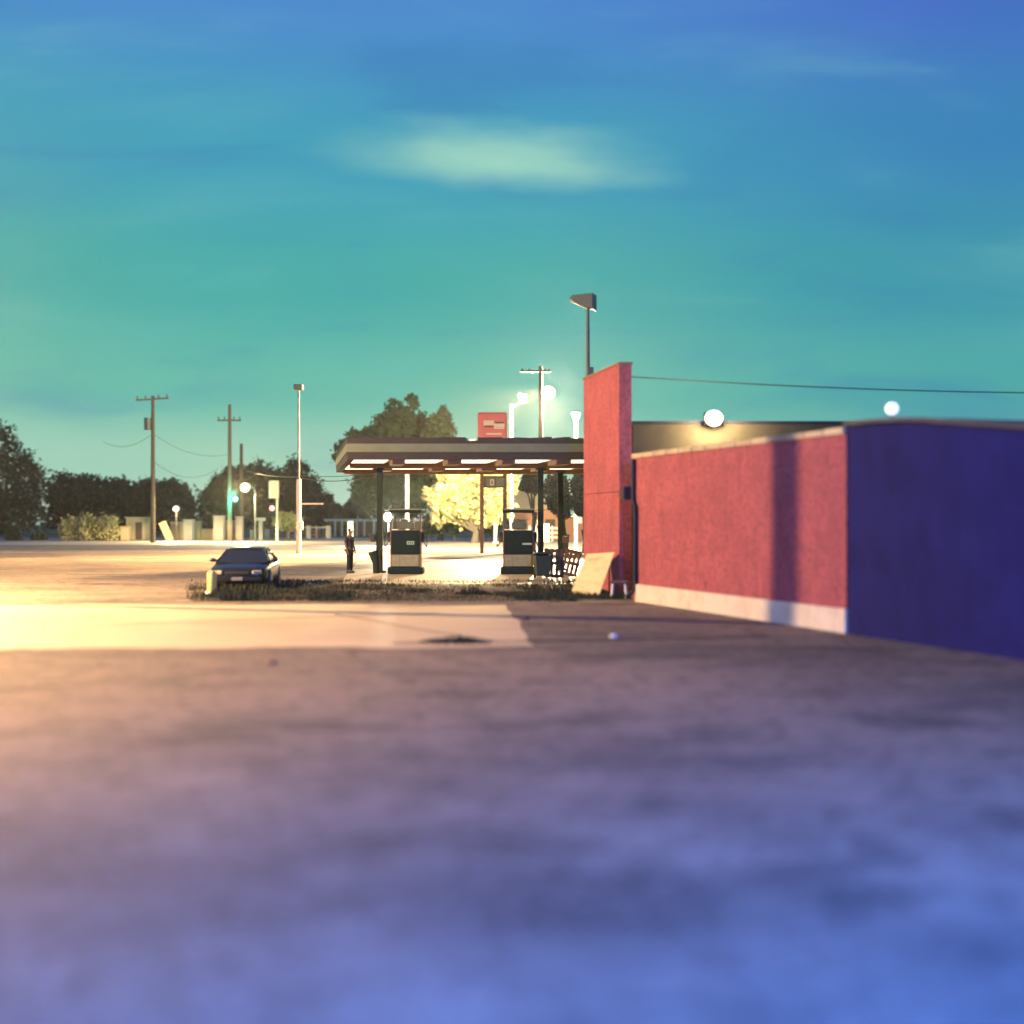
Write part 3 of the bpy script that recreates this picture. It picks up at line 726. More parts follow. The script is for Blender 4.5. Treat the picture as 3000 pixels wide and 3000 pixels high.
pillar(734, 752, 1552, 122, 'small pinkish white bollard under the curved street lamp', capn=False, nm='bollard', cat='bollard')
pillar(775, 790, 1550, 124, 'small white bollard between the two roadside signs', capn=False, nm='bollard', cat='bollard')
pillar(898, 910, 1540, 131, 'white gate post at the middle of the red rail fence', capn=False, nm='gate_post', cat='post')
pillar(955, 968, 1540, 131, 'white gate post at the right end of the red rail fence', capn=False, nm='gate_post', cat='post')
pillar(1019, 1034, 1527, 96, 'white block post rising behind the standing person', capn=False, nm='gate_post', cat='post')
def lowwall(px0, px1, ytop, d_, label, m):
    z = at(0, ytop, d_).z; t = thing('low_wall', label, 'wall', (xs((px0 + px1) / 2, d_), d_, 0)); w = xs(px1, d_) - xs(px0, d_)
    MB().box((0, 0, z / 2), (w, .35, z), bev=.02).build('panel', M[m], t); MB().box((0, 0, z + .05), (w + .08, .45, .1), bev=.02).build('coping', M['aged_white'], t)
lowwall(500, 540, 1532, 123, 'short cream wall left of the white pillar', 'cream_wall')
lowwall(657, 692, 1527, 121.5, 'cream wall between two white pillars below the green pole', 'cream_wall')
lowwall(590, 628, 1552, 122, 'low yellowish wall between the cream pillar and the tall white pillar', 'cream_wall')
sb = thing('slanted_board', 'white board leaning at a slant near the left utility pole', 'board', (xs(487, 116), 116, 0))
MB().box((0, 0, .95), (.75, .08, 2.1), Euler((0, R(-24), 0))).build('panel', M['cream_wall'], sb)
MB().tube([(-.1, .05, 1.2), (.1, .8, 0)], .04, 6).build('prop', M['wood_dark'], sb)
# white kiosk beside the pole
kz = thing('roadside_hut', 'small cream hut with a dark door beside the left utility pole', 'hut', (xs(405, 122), 122, 0))
MB().box((0, 0, 1.15), (2.0, 1.8, 2.3)).build('wall', M['cream_wall'], kz)
MB().box((0, 0, 2.36), (2.3, 2.1, .12), bev=.03).build('roof', M['aged_white'], kz)
MB().box((.35, -.91, .95), (.7, .03, 1.85)).build('door', M['wood_dark'], kz)
# rail fence
fn = thing('rail_fence', 'red and white rail fence beside the tall pole left of the canopy', 'fence')
f0, f1 = Vector((xs(845, 133), 133, 0)), Vector((xs(968, 133), 133, 0))
for z in (.35, .8, 1.25): MB().box(((f0.x + f1.x) / 2, 133, z), (f1.x - f0.x, .06, .14)).build('rail', M['aged_white'] if z > 1 else M['brick'], fn)
for i in range(7): MB().box((f0.x + (f1.x - f0.x) * i / 6, 133.08, .7), (.12, .1, 1.4)).build('post', M['aged_white'], fn)
fn2 = thing('rail_fence', 'grey rail fence in front of the tan roofed house', 'fence')
f0, f1 = xs(1552, 112), xs(1640, 112)
for z in (.4, .85, 1.3): MB().box(((f0 + f1) / 2, 112, z), (f1 - f0, .06, .15)).build('rail', M['steel_pale'], fn2)
for i in range(5): MB().box((f0 + (f1 - f0) * i / 4, 112.08, .75), (.13, .1, 1.5)).build('post', M['steel_pale'], fn2)
# low building behind the person
lb_ = thing('low_building', 'low brick building with a white roof edge behind the standing person', 'building')
bx0, bx1, bd_ = xs(965, 150), xs(1240, 150), 150
zz = at(0, 1527, bd_).z
MB().box(((bx0 + bx1) / 2, bd_ + 4, zz / 2), (bx1 - bx0, 8, zz)).build('wall', M['brick'], lb_)
MB().box(((bx0 + bx1) / 2, bd_ + 3.6, zz + .14), (bx1 - bx0 + 1, 9.6, .28)).build('roof', M['white_paint'], lb_)
for q in (985, 1005, 1048, 1070, 1098): MB().box((xs(q, bd_), bd_ - .9, zz / 2), (.22, .22, zz)).build('porch_post', M['white_paint'], lb_)
for q in (978, 1015, 1036): MB().box((xs(q, bd_), bd_ - .02, 1.0), (.9, .06, 1.1)).build('window', M['glass_dark'], lb_)
# house with tan roof on the right
hs = thing('tan_roofed_house', 'house with a broad tan hip roof behind the right pump', 'house')
hd0 = 125; hx0, hx1 = xs(1490, hd0), xs(1660, hd0); he = at(0, 1492, hd0).z; hr = at(0, 1438, hd0 + 4).z
MB().box(((hx0 + hx1) / 2, hd0 + 4, he / 2), (hx1 - hx0 - .8, 8, he)).build('wall', M['brick'], hs)
rx0, rx1 = xs(1508, hd0), xs(1560, hd0)
MB().add([(hx0, hd0 - .6, he), (hx1, hd0 - .6, he), (hx1, hd0 + 8.6, he), (hx0, hd0 + 8.6, he), (rx0, hd0 + 4, hr), (rx1, hd0 + 4, hr)],
         [(0, 1, 5, 4), (1, 2, 5), (2, 3, 4, 5), (3, 0, 4), (3, 2, 1, 0)]).build('roof', M['tan_roof'], hs)
for q in (1530, 1612): MB().box((xs(q, hd0), hd0 - .02, 1.6), (1.1, .06, 1.2)).build('window', M['glass_dark'], hs)
MB().box((xs(1575, hd0), hd0 - .03, 1.05), (.95, .06, 2.1)).build('door', M['white_paint'], hs)
h2 = thing('brown_outbuilding', 'small red brown outbuilding with a white square beside the red pier', 'outbuilding')
ox0, ox1, od = xs(1650, 118), xs(1745, 118), 118; oz = at(0, 1514, od).z
MB().box(((ox0 + ox1) / 2, od + 2.5, oz / 2), (ox1 - ox0, 5, oz)).build('wall', M['brick'], h2)
MB().box(((ox0 + ox1) / 2, od + 2.4, oz + .09), (ox1 - ox0 + .5, 5.8, .18)).build('roof', M['white_paint'], h2)
MB().box((xs(1694, od), od - .03, at(0, 1523, od).z), (.75, .06, .7)).build('white_panel', M['white_paint'], h2)
bxw = thing('utility_cabinet', 'white utility cabinet at the rail fence right of the right pump', 'cabinet', (xs(1600, 109), 109, 0))
MB().box((0, 0, .9), (.62, .5, 1.7), bev=.03).build('cabinet_body', M['white_paint'], bxw); MB().box((0, 0, .03), (.8, .7, .06)).build('base', M['steel_pale'], bxw)

# cables on the left
def pt_(px, py, d_): return at(px, py, d_)
cable('power_cable', [pt_(300, 1292, 125), pt_(448, 1270, 105), pt_(673, 1330, 112)], .02, 'sagging cable between the two left utility poles', .9)
cable('power_cable', [pt_(448, 1350, 105), pt_(640, 1372, 112)], .02, 'lower sagging cable left of the green signal pole', 1.2)
cable('power_cable', [pt_(705, 1372, 124), pt_(875, 1398, 68.6), pt_(1110, 1392, 49)], .022, 'pale lit cable running from the short pole to the canopy', .25)
cable('power_cable', [pt_(875, 1392, 68.6), pt_(1106, 1386, 49)], .018, 'thin upper cable between the tall pole and the canopy', .12)

# ------------------------------------------------------------------ trees
def crown_mesh(lobes, n, leaf, seed):
    """leaf clumps through the volume of several uneven lobes, centre at trunk base"""
    rnd = random.Random(seed); V = []; Fc = []
    tot = sum(l[3] * l[4] * l[5] for l in lobes)
    clumps = []
    for (lx, ly, lz, rx, ry, rz) in lobes:
        k = max(6, int(n / 26 * (rx * ry * rz) / tot))
        for _ in range(k):
            while True:
                p = Vector((rnd.uniform(-1, 1), rnd.uniform(-1, 1), rnd.uniform(-1, 1)))
                if p.length < 1: break
            if p.length < .55: p = p.normalized() * rnd.uniform(.55, 1)
            p *= 1 + .22 * mnoise.noise(p * 2.2 + Vector((seed, lx, lz)))
            clumps.append((Vector((lx + p.x * rx, ly + p.y * ry, lz + p.z * rz)), .16 * (rx + rz) * rnd.uniform(.6, 1.2)))
    for c_, cr in clumps:
        for _ in range(26):
            q = Vector((rnd.gauss(0, .55), rnd.gauss(0, .55), rnd.gauss(0, .5))) * cr + c_
            nrm = Vector((rnd.gauss(0, 1), rnd.gauss(0, 1), rnd.gauss(0, 1) + .5)).normalized()
            a = nrm.orthogonal().normalized(); a.rotate(Matrix.Rotation(rnd.uniform(0, 6.28), 3, nrm)); b_ = nrm.cross(a)
            s = leaf * rnd.uniform(.6, 1.5); o = len(V)
            V += [q - a * s, q + b_ * s * .55 , q + a * s, q - b_ * s * .55]; Fc.append((o, o + 1, o + 2, o + 3))
    return MB().add(V, Fc)
def trunk_mesh(lobes, h0, r, seed):
    rnd = random.Random(seed); mb = MB()
    mb.tube([(0, 0, 0), (rnd.uniform(-.1, .1), 0, h0 * .5), (rnd.uniform(-.2, .2), 0, h0)], [r * 1.3, r, r * .8], 8)
    for (lx, ly, lz, rx, ry, rz) in lobes:
        mid = Vector((lx * .45, ly * .45, h0 + (lz - h0) * .55)); mb.tube([(0, 0, h0 * .9), mid, (lx, ly, lz + rz * .4)], [r * .6, r * .4, r * .12], 6)
    return mb
def tree(name, label, base, lobes, n, leaf, m, h0, r, seed, group=None):
    t = thing(name, label, 'tree', base, 0, group)
    trunk_mesh(lobes, h0, r, seed).build('trunk', M['bark'], t)
    crown_mesh(lobes, n, leaf, seed).build('crown', M[m], t)
    return t
def lobes_px(px0, d_, spec):
    """spec rows: px centre, py centre, half width px, half height px -> lobes in metres about the trunk base"""
    out = []
    for (cx, cy, hw, hh) in spec:
        k = d_ / F
        out.append(((cx - px0) * k, random.uniform(-.5, .5) * hw * k, HC + (YH - cy) * k, hw * k, hw * k * .8, hh * k))
    return out
# big tree behind the canopy
D = 125
tree('broadleaf_tree', 'large dark broadleaf tree rising behind the canopy roof', (xs(1150, D), D, 0),
     lobes_px(1150, D, [(1156, 1205, 24, 44), (1204, 1203, 26, 44), (1180, 1250, 55, 50), (1128, 1255, 34, 44), (1230, 1262, 32, 50), (1090, 1285, 38, 40), (1150, 1320, 90, 66), (1040, 1300, 36, 44), (1005, 1330, 24, 45),
                        (1200, 1370, 80, 70), (1110, 1420, 70, 75), (1185, 1460, 60, 60), (1080, 1480, 38, 40)]), 30000, .26, 'leaf_mid', 3.0, .45, 21)
tree('broadleaf_tree', 'rounded dark tree right of the largest tree, over the canopy roof', (xs(1290, 118), 118, 0),
     lobes_px(1290, 118, [(1296, 1228, 22, 34), (1282, 1258, 34, 44), (1312, 1280, 22, 46), (1268, 1300, 30, 40), (1285, 1350, 35, 60)]), 9000, .22, 'leaf_mid', 3.5, .25, 22)
# lit tree under the canopy
D = 104
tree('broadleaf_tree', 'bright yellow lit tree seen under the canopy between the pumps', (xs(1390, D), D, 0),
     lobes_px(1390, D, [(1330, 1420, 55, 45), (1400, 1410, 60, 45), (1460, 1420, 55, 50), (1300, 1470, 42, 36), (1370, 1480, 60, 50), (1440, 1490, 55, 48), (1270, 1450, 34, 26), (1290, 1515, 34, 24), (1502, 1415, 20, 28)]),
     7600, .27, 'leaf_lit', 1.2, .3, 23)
# shrubs at its foot
for i, (cx, cy, hw, hh, mk, lab) in enumerate([(1330, 1538, 50, 20, 'leaf_mid', 'low brownish shrub under the yellow lit tree'), (1425, 1535, 40, 22, 'leaf_mid', 'low green shrub between the sign posts'),
                                            (1265, 1540, 26, 20, 'leaf_mid', 'small dark shrub just right of the left pump')]):
    t = thing('shrub', lab, 'shrub', (xs(cx, 112), 112, 0)); L = lobes_px(cx, 112, [(cx, cy, hw, hh), (cx - hw * .5, cy + 4, hw * .5, hh * .8), (cx + hw * .5, cy + 2, hw * .5, hh * .8)])
    crown_mesh(L, 2600, .15, 40 + i).build('foliage', M[mk], t); trunk_mesh(L, .4, .06, 40 + i).build('stem', M['bark'], t)
# dark trees right
D = 71
tree('round_tree', 'dark rounded tree between the two right canopy columns', (xs(1655, D), D, 0),
     lobes_px(1655, D, [(1630, 1428, 32, 36), (1610, 1415, 15, 18), (1645, 1470, 28, 36), (1622, 1465, 20, 26), (1650, 1502, 20, 18)]), 8000, .12, 'leaf_dark', 1.2, .18, 24)
tree('round_tree', 'dark round topped tree left of the second right column', (xs(1562, 74), 74, 0),
     lobes_px(1562, 74, [(1552, 1415, 24, 25), (1568, 1430, 16, 16), (1536, 1425, 13, 14)]), 5000, .12, 'leaf_dark', 2.6, .15, 25)
tree('round_tree', 'dark tree partly hidden behind the red pier', (xs(1715, D), D, 0),
     lobes_px(1715, D, [(1700, 1420, 18, 40), (1702, 1465, 18, 36), (1706, 1490, 18, 22)]), 5000, .18, 'leaf_dark', 1.5, .2, 26)
# mid trees left of the canopy
D = 160; gr = 'dark trees left of the canopy'
mids = [('dark tree with the highest peak behind the tall slim pole', 875, [(872, 1395, 40, 46), (850, 1440, 50, 60), (905, 1450, 50, 60), (880, 1500, 75, 50)], 31),
        ('broad dark tree behind the curved street lamp', 790, [(780, 1410, 60, 50), (740, 1420, 50, 52), (815, 1430, 45, 50), (770, 1480, 85, 60)], 32),
        ('dark tree behind the short bare utility pole', 690, [(690, 1410, 50, 48), (650, 1430, 45, 52), (715, 1450, 50, 50), (670, 1500, 70, 50)], 33),
        ('dark tree sloping down left of the green signal pole', 615, [(622, 1450, 32, 45), (598, 1480, 28, 45), (625, 1510, 42, 38)], 34),
        ('low dark tree stepping down right of the tall slim pole', 955, [(940, 1490, 38, 50), (975, 1510, 34, 34), (1010, 1515, 26, 26)], 35),
        ('low dark tree left of the left canopy column', 1065, [(1075, 1480, 34, 46), (1052, 1500, 32, 36), (1095, 1460, 26, 50)], 36)]
for lab, px, spec, sd in mids:
    tree('broadleaf_tree', lab, (xs(px, D), D + random.uniform(-4, 4), 0), lobes_px(px, D, spec), 9500, .27, 'leaf_dark', 2.5, .3, sd, gr)
# far left trees
D = 165; gr = 'dark trees along the far left'
lefts = [('tallest dark tree at the left edge', 20, [(10, 1310, 60, 70), (70, 1350, 50, 55), (-50, 1320, 60, 70), (30, 1420, 110, 90), (95, 1430, 50, 80), (20, 1510, 110, 55)], 51),
         ('dark tree next to the tallest tree on its right', 180, [(170, 1440, 55, 55), (215, 1440, 50, 48), (190, 1500, 80, 60)], 52),
         ('dark tree behind the pale shrubs', 300, [(285, 1450, 55, 50), (330, 1455, 50, 48), (300, 1510, 80, 48)], 53),
         ('dark tree just left of the transformer pole', 410, [(400, 1450, 50, 48), (440, 1455, 50, 46), (420, 1510, 75, 48)], 54),
         ('dark tree right of the transformer pole', 510, [(495, 1450, 45, 46), (530, 1475, 34, 42), (510, 1515, 55, 42)], 55)]
for lab, px, spec, sd in lefts:
    tree('broadleaf_tree', lab, (xs(px, D), D + random.uniform(-5, 5), 0), lobes_px(px, D, spec), 9000, .28, 'leaf_dark', 2.5, .3, sd, gr)
# far tree line
def far_pt():
    mb = MB(); rnd = random.Random(77); lob = []
    for i in range(70):
        x = -340 + i * 10 + rnd.uniform(-3, 3); h = rnd.uniform(5, 8); lob.append((x, 260 + rnd.uniform(-8, 8), h * .5, 8, 6, h * .55))
    return crown_mesh(lob, 26000, .7, 78)
tag(far_pt().build('far_woods', M['leaf_dark']), kind='stuff')
# pale lit shrubs at the left
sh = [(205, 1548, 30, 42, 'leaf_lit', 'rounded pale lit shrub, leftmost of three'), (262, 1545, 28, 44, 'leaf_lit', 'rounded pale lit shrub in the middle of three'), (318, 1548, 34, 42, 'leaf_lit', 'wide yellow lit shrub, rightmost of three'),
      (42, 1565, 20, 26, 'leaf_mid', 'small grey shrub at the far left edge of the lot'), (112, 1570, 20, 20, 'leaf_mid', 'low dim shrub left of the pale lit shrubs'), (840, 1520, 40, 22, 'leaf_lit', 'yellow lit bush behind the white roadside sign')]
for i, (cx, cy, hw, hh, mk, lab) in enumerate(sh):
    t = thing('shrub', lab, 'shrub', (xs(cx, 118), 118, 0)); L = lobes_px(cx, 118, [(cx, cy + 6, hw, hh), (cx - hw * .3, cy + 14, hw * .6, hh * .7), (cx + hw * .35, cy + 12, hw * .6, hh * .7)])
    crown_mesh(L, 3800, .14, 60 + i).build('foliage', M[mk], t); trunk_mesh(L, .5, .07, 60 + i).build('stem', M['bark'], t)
# dim round lamp far left
dl = at(517, 1490, 112)
t = thing('street_lamp', 'dim white globe lamp on a short post right of the transformer pole', 'street lamp', (dl.x, dl.y, 0))
MB().tube([(0, 0, 0), (0, 0, dl.z - .2)], .04, 7).build('post', M['rubber'], t); MB().ball((0, 0, dl.z), .34).build('globe', M['lamp_dim'], t)
lamp('globe_lamp_light', 'SPOT', dl + Vector((0, -.8, 0)), 8000, (1, .68, .32), dl + Vector((0, -.8, -4)), size=.4, angle=165, blend=.1)  # warm fill added for the far roadside, stronger than the dim globe

# ------------------------------------------------------------------ parked car
car = thing('parked_car', 'dark sedan parked nose out in the weeds at the left', 'car', (xs(724, 35.6), 35.6, 0), R(6))
car.scale = (.94, 1, .89)
# local: +x right, -y toward the camera (front), z up
def loft(rings, smooth=True, cap=True):
    n = len(rings[0]); mb = MB(); vs = [v for r in rings for v in r]; fs = []
    for i in range(len(rings) - 1):
        for k in range(n): fs.append((i * n + k, i * n + (k + 1) % n, (i + 1) * n + (k + 1) % n, (i + 1) * n + k))
    if cap: fs += [list(range(n))[::-1], [(len(rings) - 1) * n + k for k in range(n)]]
    mb.add(vs, fs, smooth); return mb
def sect(y, hw, zb, zs, zt, crown=.05):
    return [Vector((x, y, z)) for x, z in [(-hw * .90, zb), (hw * .90, zb), (hw * .985, zb + .12), (hw, (zb + zs) / 2), (hw * .99, zs), (hw * .93, zt), (hw * .5, zt + crown * .7), (0, zt + crown), (-hw * .5, zt + crown * .7), (-hw * .93, zt), (-hw * .99, zs), (-hw, (zb + zs) / 2), (-hw * .985, zb + .12)]]
body = loft([sect(-2.30, .66, .34, .50, .56, .02), sect(-2.24, .78, .26, .56, .66, .03), sect(-2.0, .88, .22, .62, .74, .04), sect(-1.3, .91, .20, .66, .82), sect(-.9, .915, .20, .70, .87),
             sect(.6, .915, .20, .74, .90), sect(1.5, .91, .20, .74, .91), sect(2.1, .87, .24, .72, .90, .03), sect(2.28, .76, .34, .66, .80, .02)])
bo = body.build('body', M['car_paint'], car)
def csec(y, hwb, hwt, zb, zt): return [Vector((x, y, z)) for x, z in [(-hwb, zb), (hwb, zb), (hwb * .97, zb + .05), (hwt, zt - .05), (hwt * .86, zt), (0, zt + .025), (-hwt * .86, zt), (-hwt, zt - .05), (-hwb * .97, zb + .05)]]
loft([csec(-.50, .70, .56, 1.20, 1.30), csec(-.2, .74, .60, 1.16, 1.35), csec(.5, .75, .61, 1.15, 1.36), csec(.95, .72, .58, 1.17, 1.32)]).build('roof', M['car_paint'], car)
def pane(name, q, m):  # quad with small thickness outward
    a_, b_, c_, d_ = [Vector(v) for v in q]; n_ = (b_ - a_).cross(d_ - a_).normalized() * .012
    return MB().add([a_, b_, c_, d_, a_ + n_, b_ + n_, c_ + n_, d_ + n_], [(3, 2, 1, 0), (4, 5, 6, 7), (0, 1, 5, 4), (1, 2, 6, 5), (2, 3, 7, 6), (3, 0, 4, 7)]).build(name, m, car)
pane('windscreen', [(-.78, -1.22, .87), (.78, -1.22, .87), (.58, -.46, 1.29), (-.58, -.46, 1.29)], M['car_glass'])
pane('rear_window', [(.74, 1.62, .93), (-.74, 1.62, .93), (-.56, .9, 1.29), (.56, .9, 1.29)], M['car_glass'])
for s in (-1, 1):
    q = [(s * .86, -1.12, .90), (s * .87, .2, .91), (s * .615, .2, 1.31), (s * .60, -.40, 1.28)]; q2 = [(s * .87, .26, .91), (s * .84, 1.42, .93), (s * .585, .88, 1.28), (s * .615, .26, 1.31)]
    for qq in (q, q2): pane('side_window', qq if s > 0 else qq[::-1], M['car_glass'])
    MB().tube([(s * .82, -1.18, .88), (s * .58, -.42, 1.31)], .03, 6).build('pillar', M['car_paint'], car)
    MB().tube([(s * .80, 1.56, .92), (s * .57, .88, 1.30)], .04, 6).build('pillar', M['car_paint'], car)
    MB().ball((s * .98, -.82, .96), (.11, .06, .075)).build('mirror', M['car_paint'], car)
    MB().box((s * .60, -2.255, .60), (.30, .10, .13), Euler((0, 0, s * R(14))), bev=.03).build('headlight', M['lens'], car)
    MB().ball((s * .58, -2.29, .40), (.07, .03, .06)).build('fog_light', M['lens'], car)
    MB().box((s * .62, 2.24, .70), (.3, .1, .13), bev=.03).build('tail_light', M['sign_red'], car)
    for y in (-1.42, 1.38):
        w_ = MB().tube([(s * .72, y, .32), (s * .935, y, .32)], .32, 22).build('wheel', M['rubber'], car)
        mb = MB().tube([(s * .93, y, .32), (s * .945, y, .32)], .20, 16)
        for k in range(5):
            an = k * 2 * math.pi / 5; mb.box((s * .95, y + .11 * math.cos(an), .32 + .11 * math.sin(an)), (.02, .2, .05), Euler((an, 0, 0)))
        mb.build('rim', M['chrome'], w_)
MB().box((0, -2.30, .38), (1.5, .12, .17), bev=.05).build('bumper', M['car_paint'], car)
MB().box((0, -2.285, .575), (.72, .06, .10), bev=.02).build('grille', M['rubber'], car)
MB().box((0, -2.365, .40), (.34, .012, .11)).build('number_plate', M['plate'], car)

yb = thing('bollard', 'short yellow bollard with a white foot beside the dark car', 'bollard', G(621, 1742))
MB().tube([(0, 0, .1), (0, 0, .60), (0, 0, .66)], [.13, .13, .07], 14).build('post', mat('yellow_paint', (.62, .52, .16), .6, (.5, .4, .12), 5), yb)
MB().tube([(0, 0, 0), (0, 0, .10)], [.2, .18], 14).build('foot', M['white_paint'], yb)
# ------------------------------------------------------------------ person
def skinned(name, verts, edges, radii, m, parent, root=0, sub=2):
    me = bpy.data.meshes.new(name); me.from_pydata(verts, edges, [])
    o = bpy.data.objects.new(name, me); COL.objects.link(o)
    md = o.modifiers.new('s', 'SKIN'); md.use_smooth_shade = True
    sv = me.skin_vertices[0].data
    for i, r_ in enumerate(radii): sv[i].radius = (r_, r_) if not isinstance(r_, tuple) else r_; sv[i].use_root = (i == root)
    s2 = o.modifiers.new('u', 'SUBSURF'); s2.levels = sub; s2.render_levels = sub
    bpy.context.view_layer.update()
    me2 = bpy.data.meshes.new_from_object(o.evaluated_get(bpy.context.evaluated_depsgraph_get()))
    bpy.data.objects.remove(o); me2.name = name; me2.materials.clear(); me2.materials.append(m)
    for p in me2.polygons: p.use_smooth = True
    o2 = bpy.data.objects.new(name, me2); COL.objects.link(o2); o2.parent = parent
    return o2
pg = G(1025, 1679)
per = thing('person', 'person in dark clothes standing with arms down left of the canopy column', 'person', pg, R(58))
# local: faces -y, x = right/left, z up; height 1.72
bv = [(0, 0, .92), (0, .0, 1.08), (0, .01, 1.25), (0, .0, 1.40), (0, -.01, 1.49), (0, -.03, 1.58), (0, -.03, 1.66),
      (-.09, 0, .86), (-.10, -.02, .48), (-.10, .02, .10), (-.10, -.13, .04),
      (.09, 0, .86), (.12, .02, .48), (.13, .05, .10), (.14, -.09, .04),
      (-.17, .01, 1.38), (-.23, .03, 1.12), (-.22, -.05, .90), (-.215, -.08, .80),
      (.17, .01, 1.38), (.25, .05, 1.13), (.22, -.06, .92), (.20, -.10, .82)]
be = [(0, 1), (1, 2), (2, 3), (3, 4), (4, 5), (5, 6), (0, 7), (7, 8), (8, 9), (9, 10), (0, 11), (11, 12), (12, 13), (13, 14), (3, 15), (15, 16), (16, 17), (17, 18), (3, 19), (19, 20), (20, 21), (21, 22)]
brd = [(.15, .11), (.13, .10), (.15, .11), (.13, .09), .055, (.075, .095), (.07, .09), .085, .058, .042, .04, .085, .058, .042, .04, .055, .042, .034, .036, .055, .042, .034, .036]
body_p = skinned('body', bv, be, brd, M['skin'], per)
# fingers, thumbs, nose, ears, eyes joined into the body's mesh
ex = MB()
for sgn, w_, h_ in ((-1, Vector((-.215, -.08, .80)), Vector((0, -.03, -1))), (1, Vector((.20, -.10, .82)), Vector((0, -.05, -1)))):
    for i, ln in enumerate((.065, .078, .072, .055)):
        b0 = w_ + Vector((0, -.03 + i * .02, -.01)); ex.tube([b0, b0 + Vector((-sgn * .006, 0, -ln * .55)), b0 + Vector((-sgn * .022, 0, -ln))], [.010, .009, .007], 6)
    ex.tube([w_ + Vector((0, -.03, .02)), w_ + Vector((-sgn * .01, -.055, -.01)), w_ + Vector((-sgn * .015, -.06, -.045))], [.012, .011, .008], 6)
ex.tube([(0, -.115, 1.645), (0, -.145, 1.605), (0, -.12, 1.60)], [.012, .018, .012], 6)
for s in (-1, 1): ex.ball((s * .078, -.02, 1.62), (.014, .03, .036), 8, 6); ex.ball((s * .03, -.115, 1.645), .012, 8, 6)
ex.box((0, -.118, 1.562), (.045, .015, .01))
exo = ex.build('features', M['skin'])
bm = bmesh.new(); bm.from_mesh(body_p.data); bm.from_mesh(exo.data); bm.to_mesh(body_p.data); bm.free(); bpy.data.objects.remove(exo)
skinned('shirt', [bv[0], bv[1], bv[2], (0, 0, 1.42), (-.17, .01, 1.385), (-.225, .025, 1.17), (.17, .01, 1.385), (.24, .045, 1.18)], [(0, 1), (1, 2), (2, 3), (3, 4), (4, 5), (3, 6), (6, 7)],
        [(.165, .125), (.15, .115), (.168, .125), (.135, .10), .068, .06, .068, .06], M['cloth_navy'], per)
skinned('trousers', [(0, 0, .95), (-.09, 0, .85), (-.10, -.02, .48), (-.10, .02, .09), (.09, 0, .85), (.12, .02, .48), (.13, .05, .09)], [(0, 1), (1, 2), (2, 3), (0, 4), (4, 5), (5, 6)],
        [(.155, .12), .098, .074, .064, .098, .074, .064], M['cloth_black'], per)
skinned('hair', [(0, .0, 1.66), (0, .025, 1.70), (0, .045, 1.62)], [(0, 1), (1, 2)], [(.082, .098), (.078, .085), (.072, .05)], M['hair'], per)
for x, y in ((-.10, -.04), (.135, .0)):
    MB().ball((x, y, .05), (.05, .14, .055)).build('shoe', M['shoe'], per)

# ------------------------------------------------------------------ roadside flood (outside the frame, left): lights the red wall
LX = Vector((-18, 29.6, 7.2))
rf_ = thing('roadside_floodlight', 'tall floodlight pole by the road left of the lot', 'floodlight', (LX.x, LX.y, 0))
MB().tube([(0, 0, 0), (0, 0, 7.1)], [.16, .1], 10).build('pole', M['steel_grey'], rf_)
MB().box((.1, 0, 7.2), (.3, .6, .4), bev=.04).build('lamp_head', M['steel_grey'], rf_)
MB().box((.262, 0, 7.2), (.02, .5, .32)).build('lens', M['lamp_warm'], rf_)
lamp('roadside_flood_light', 'POINT', LX + Vector((.5, 0, 0)), 42000, (1, .60, .25), size=.03)
shp = thing('sign_post', 'slim steel post standing outside the left of the lot', 'post')
MB().tube([(0, 0, 0), (0, 0, 6.9)], .06, 10).build('shaft', M['steel_grey'], shp); MB().box((0, 0, .05), (.3, .3, .1)).build('foot', M['steel_grey'], shp)
tgt = A.lerp(B, .776); shp.location = (LX + Vector((.5, 0, 0))).lerp(Vector((tgt.x, tgt.y, 0)), .15); shp.location.z = 0

rf2 = dup(rf_, (-13.5, 12.0, 0), 0, 'second tall floodlight pole by the road, nearer the photographer')
lamp('roadside_flood_light', 'SPOT', (-13.0, 12.0, 7.2), 15000, (1, .50, .17), (-9.5, 13.0, 0), size=.3, angle=112, blend=.9)
# blue fill lamp added behind the camera, right, to tint the near ground
bl_ = thing('street_lamp', 'cool blue white street lamp standing behind the photographer', 'street lamp', (6.1, -1.8, 0))
MB().tube([(0, 0, 0), (0, 0, 4.6), (-.3, .2, 5.2), (-1.2, .8, 5.4)], [.12, .09, .06, .05], 8).build('pole', M['steel_grey'], bl_)
MB().box((-1.5, 1.0, 5.42), (.7, .35, .14), Euler((0, 0, R(-34))), bev=.03).build('lamp_head', M['steel_grey'], bl_)
MB().box((-1.5, 1.0, 5.34), (.5, .25, .02), Euler((0, 0, R(-34)))).build('lens', M['lamp_soft'], bl_)
lamp('cool_street_lamp_light', 'POINT', (3.2, -.8, 5.2), 21000, (.03, .20, 1), size=.3)

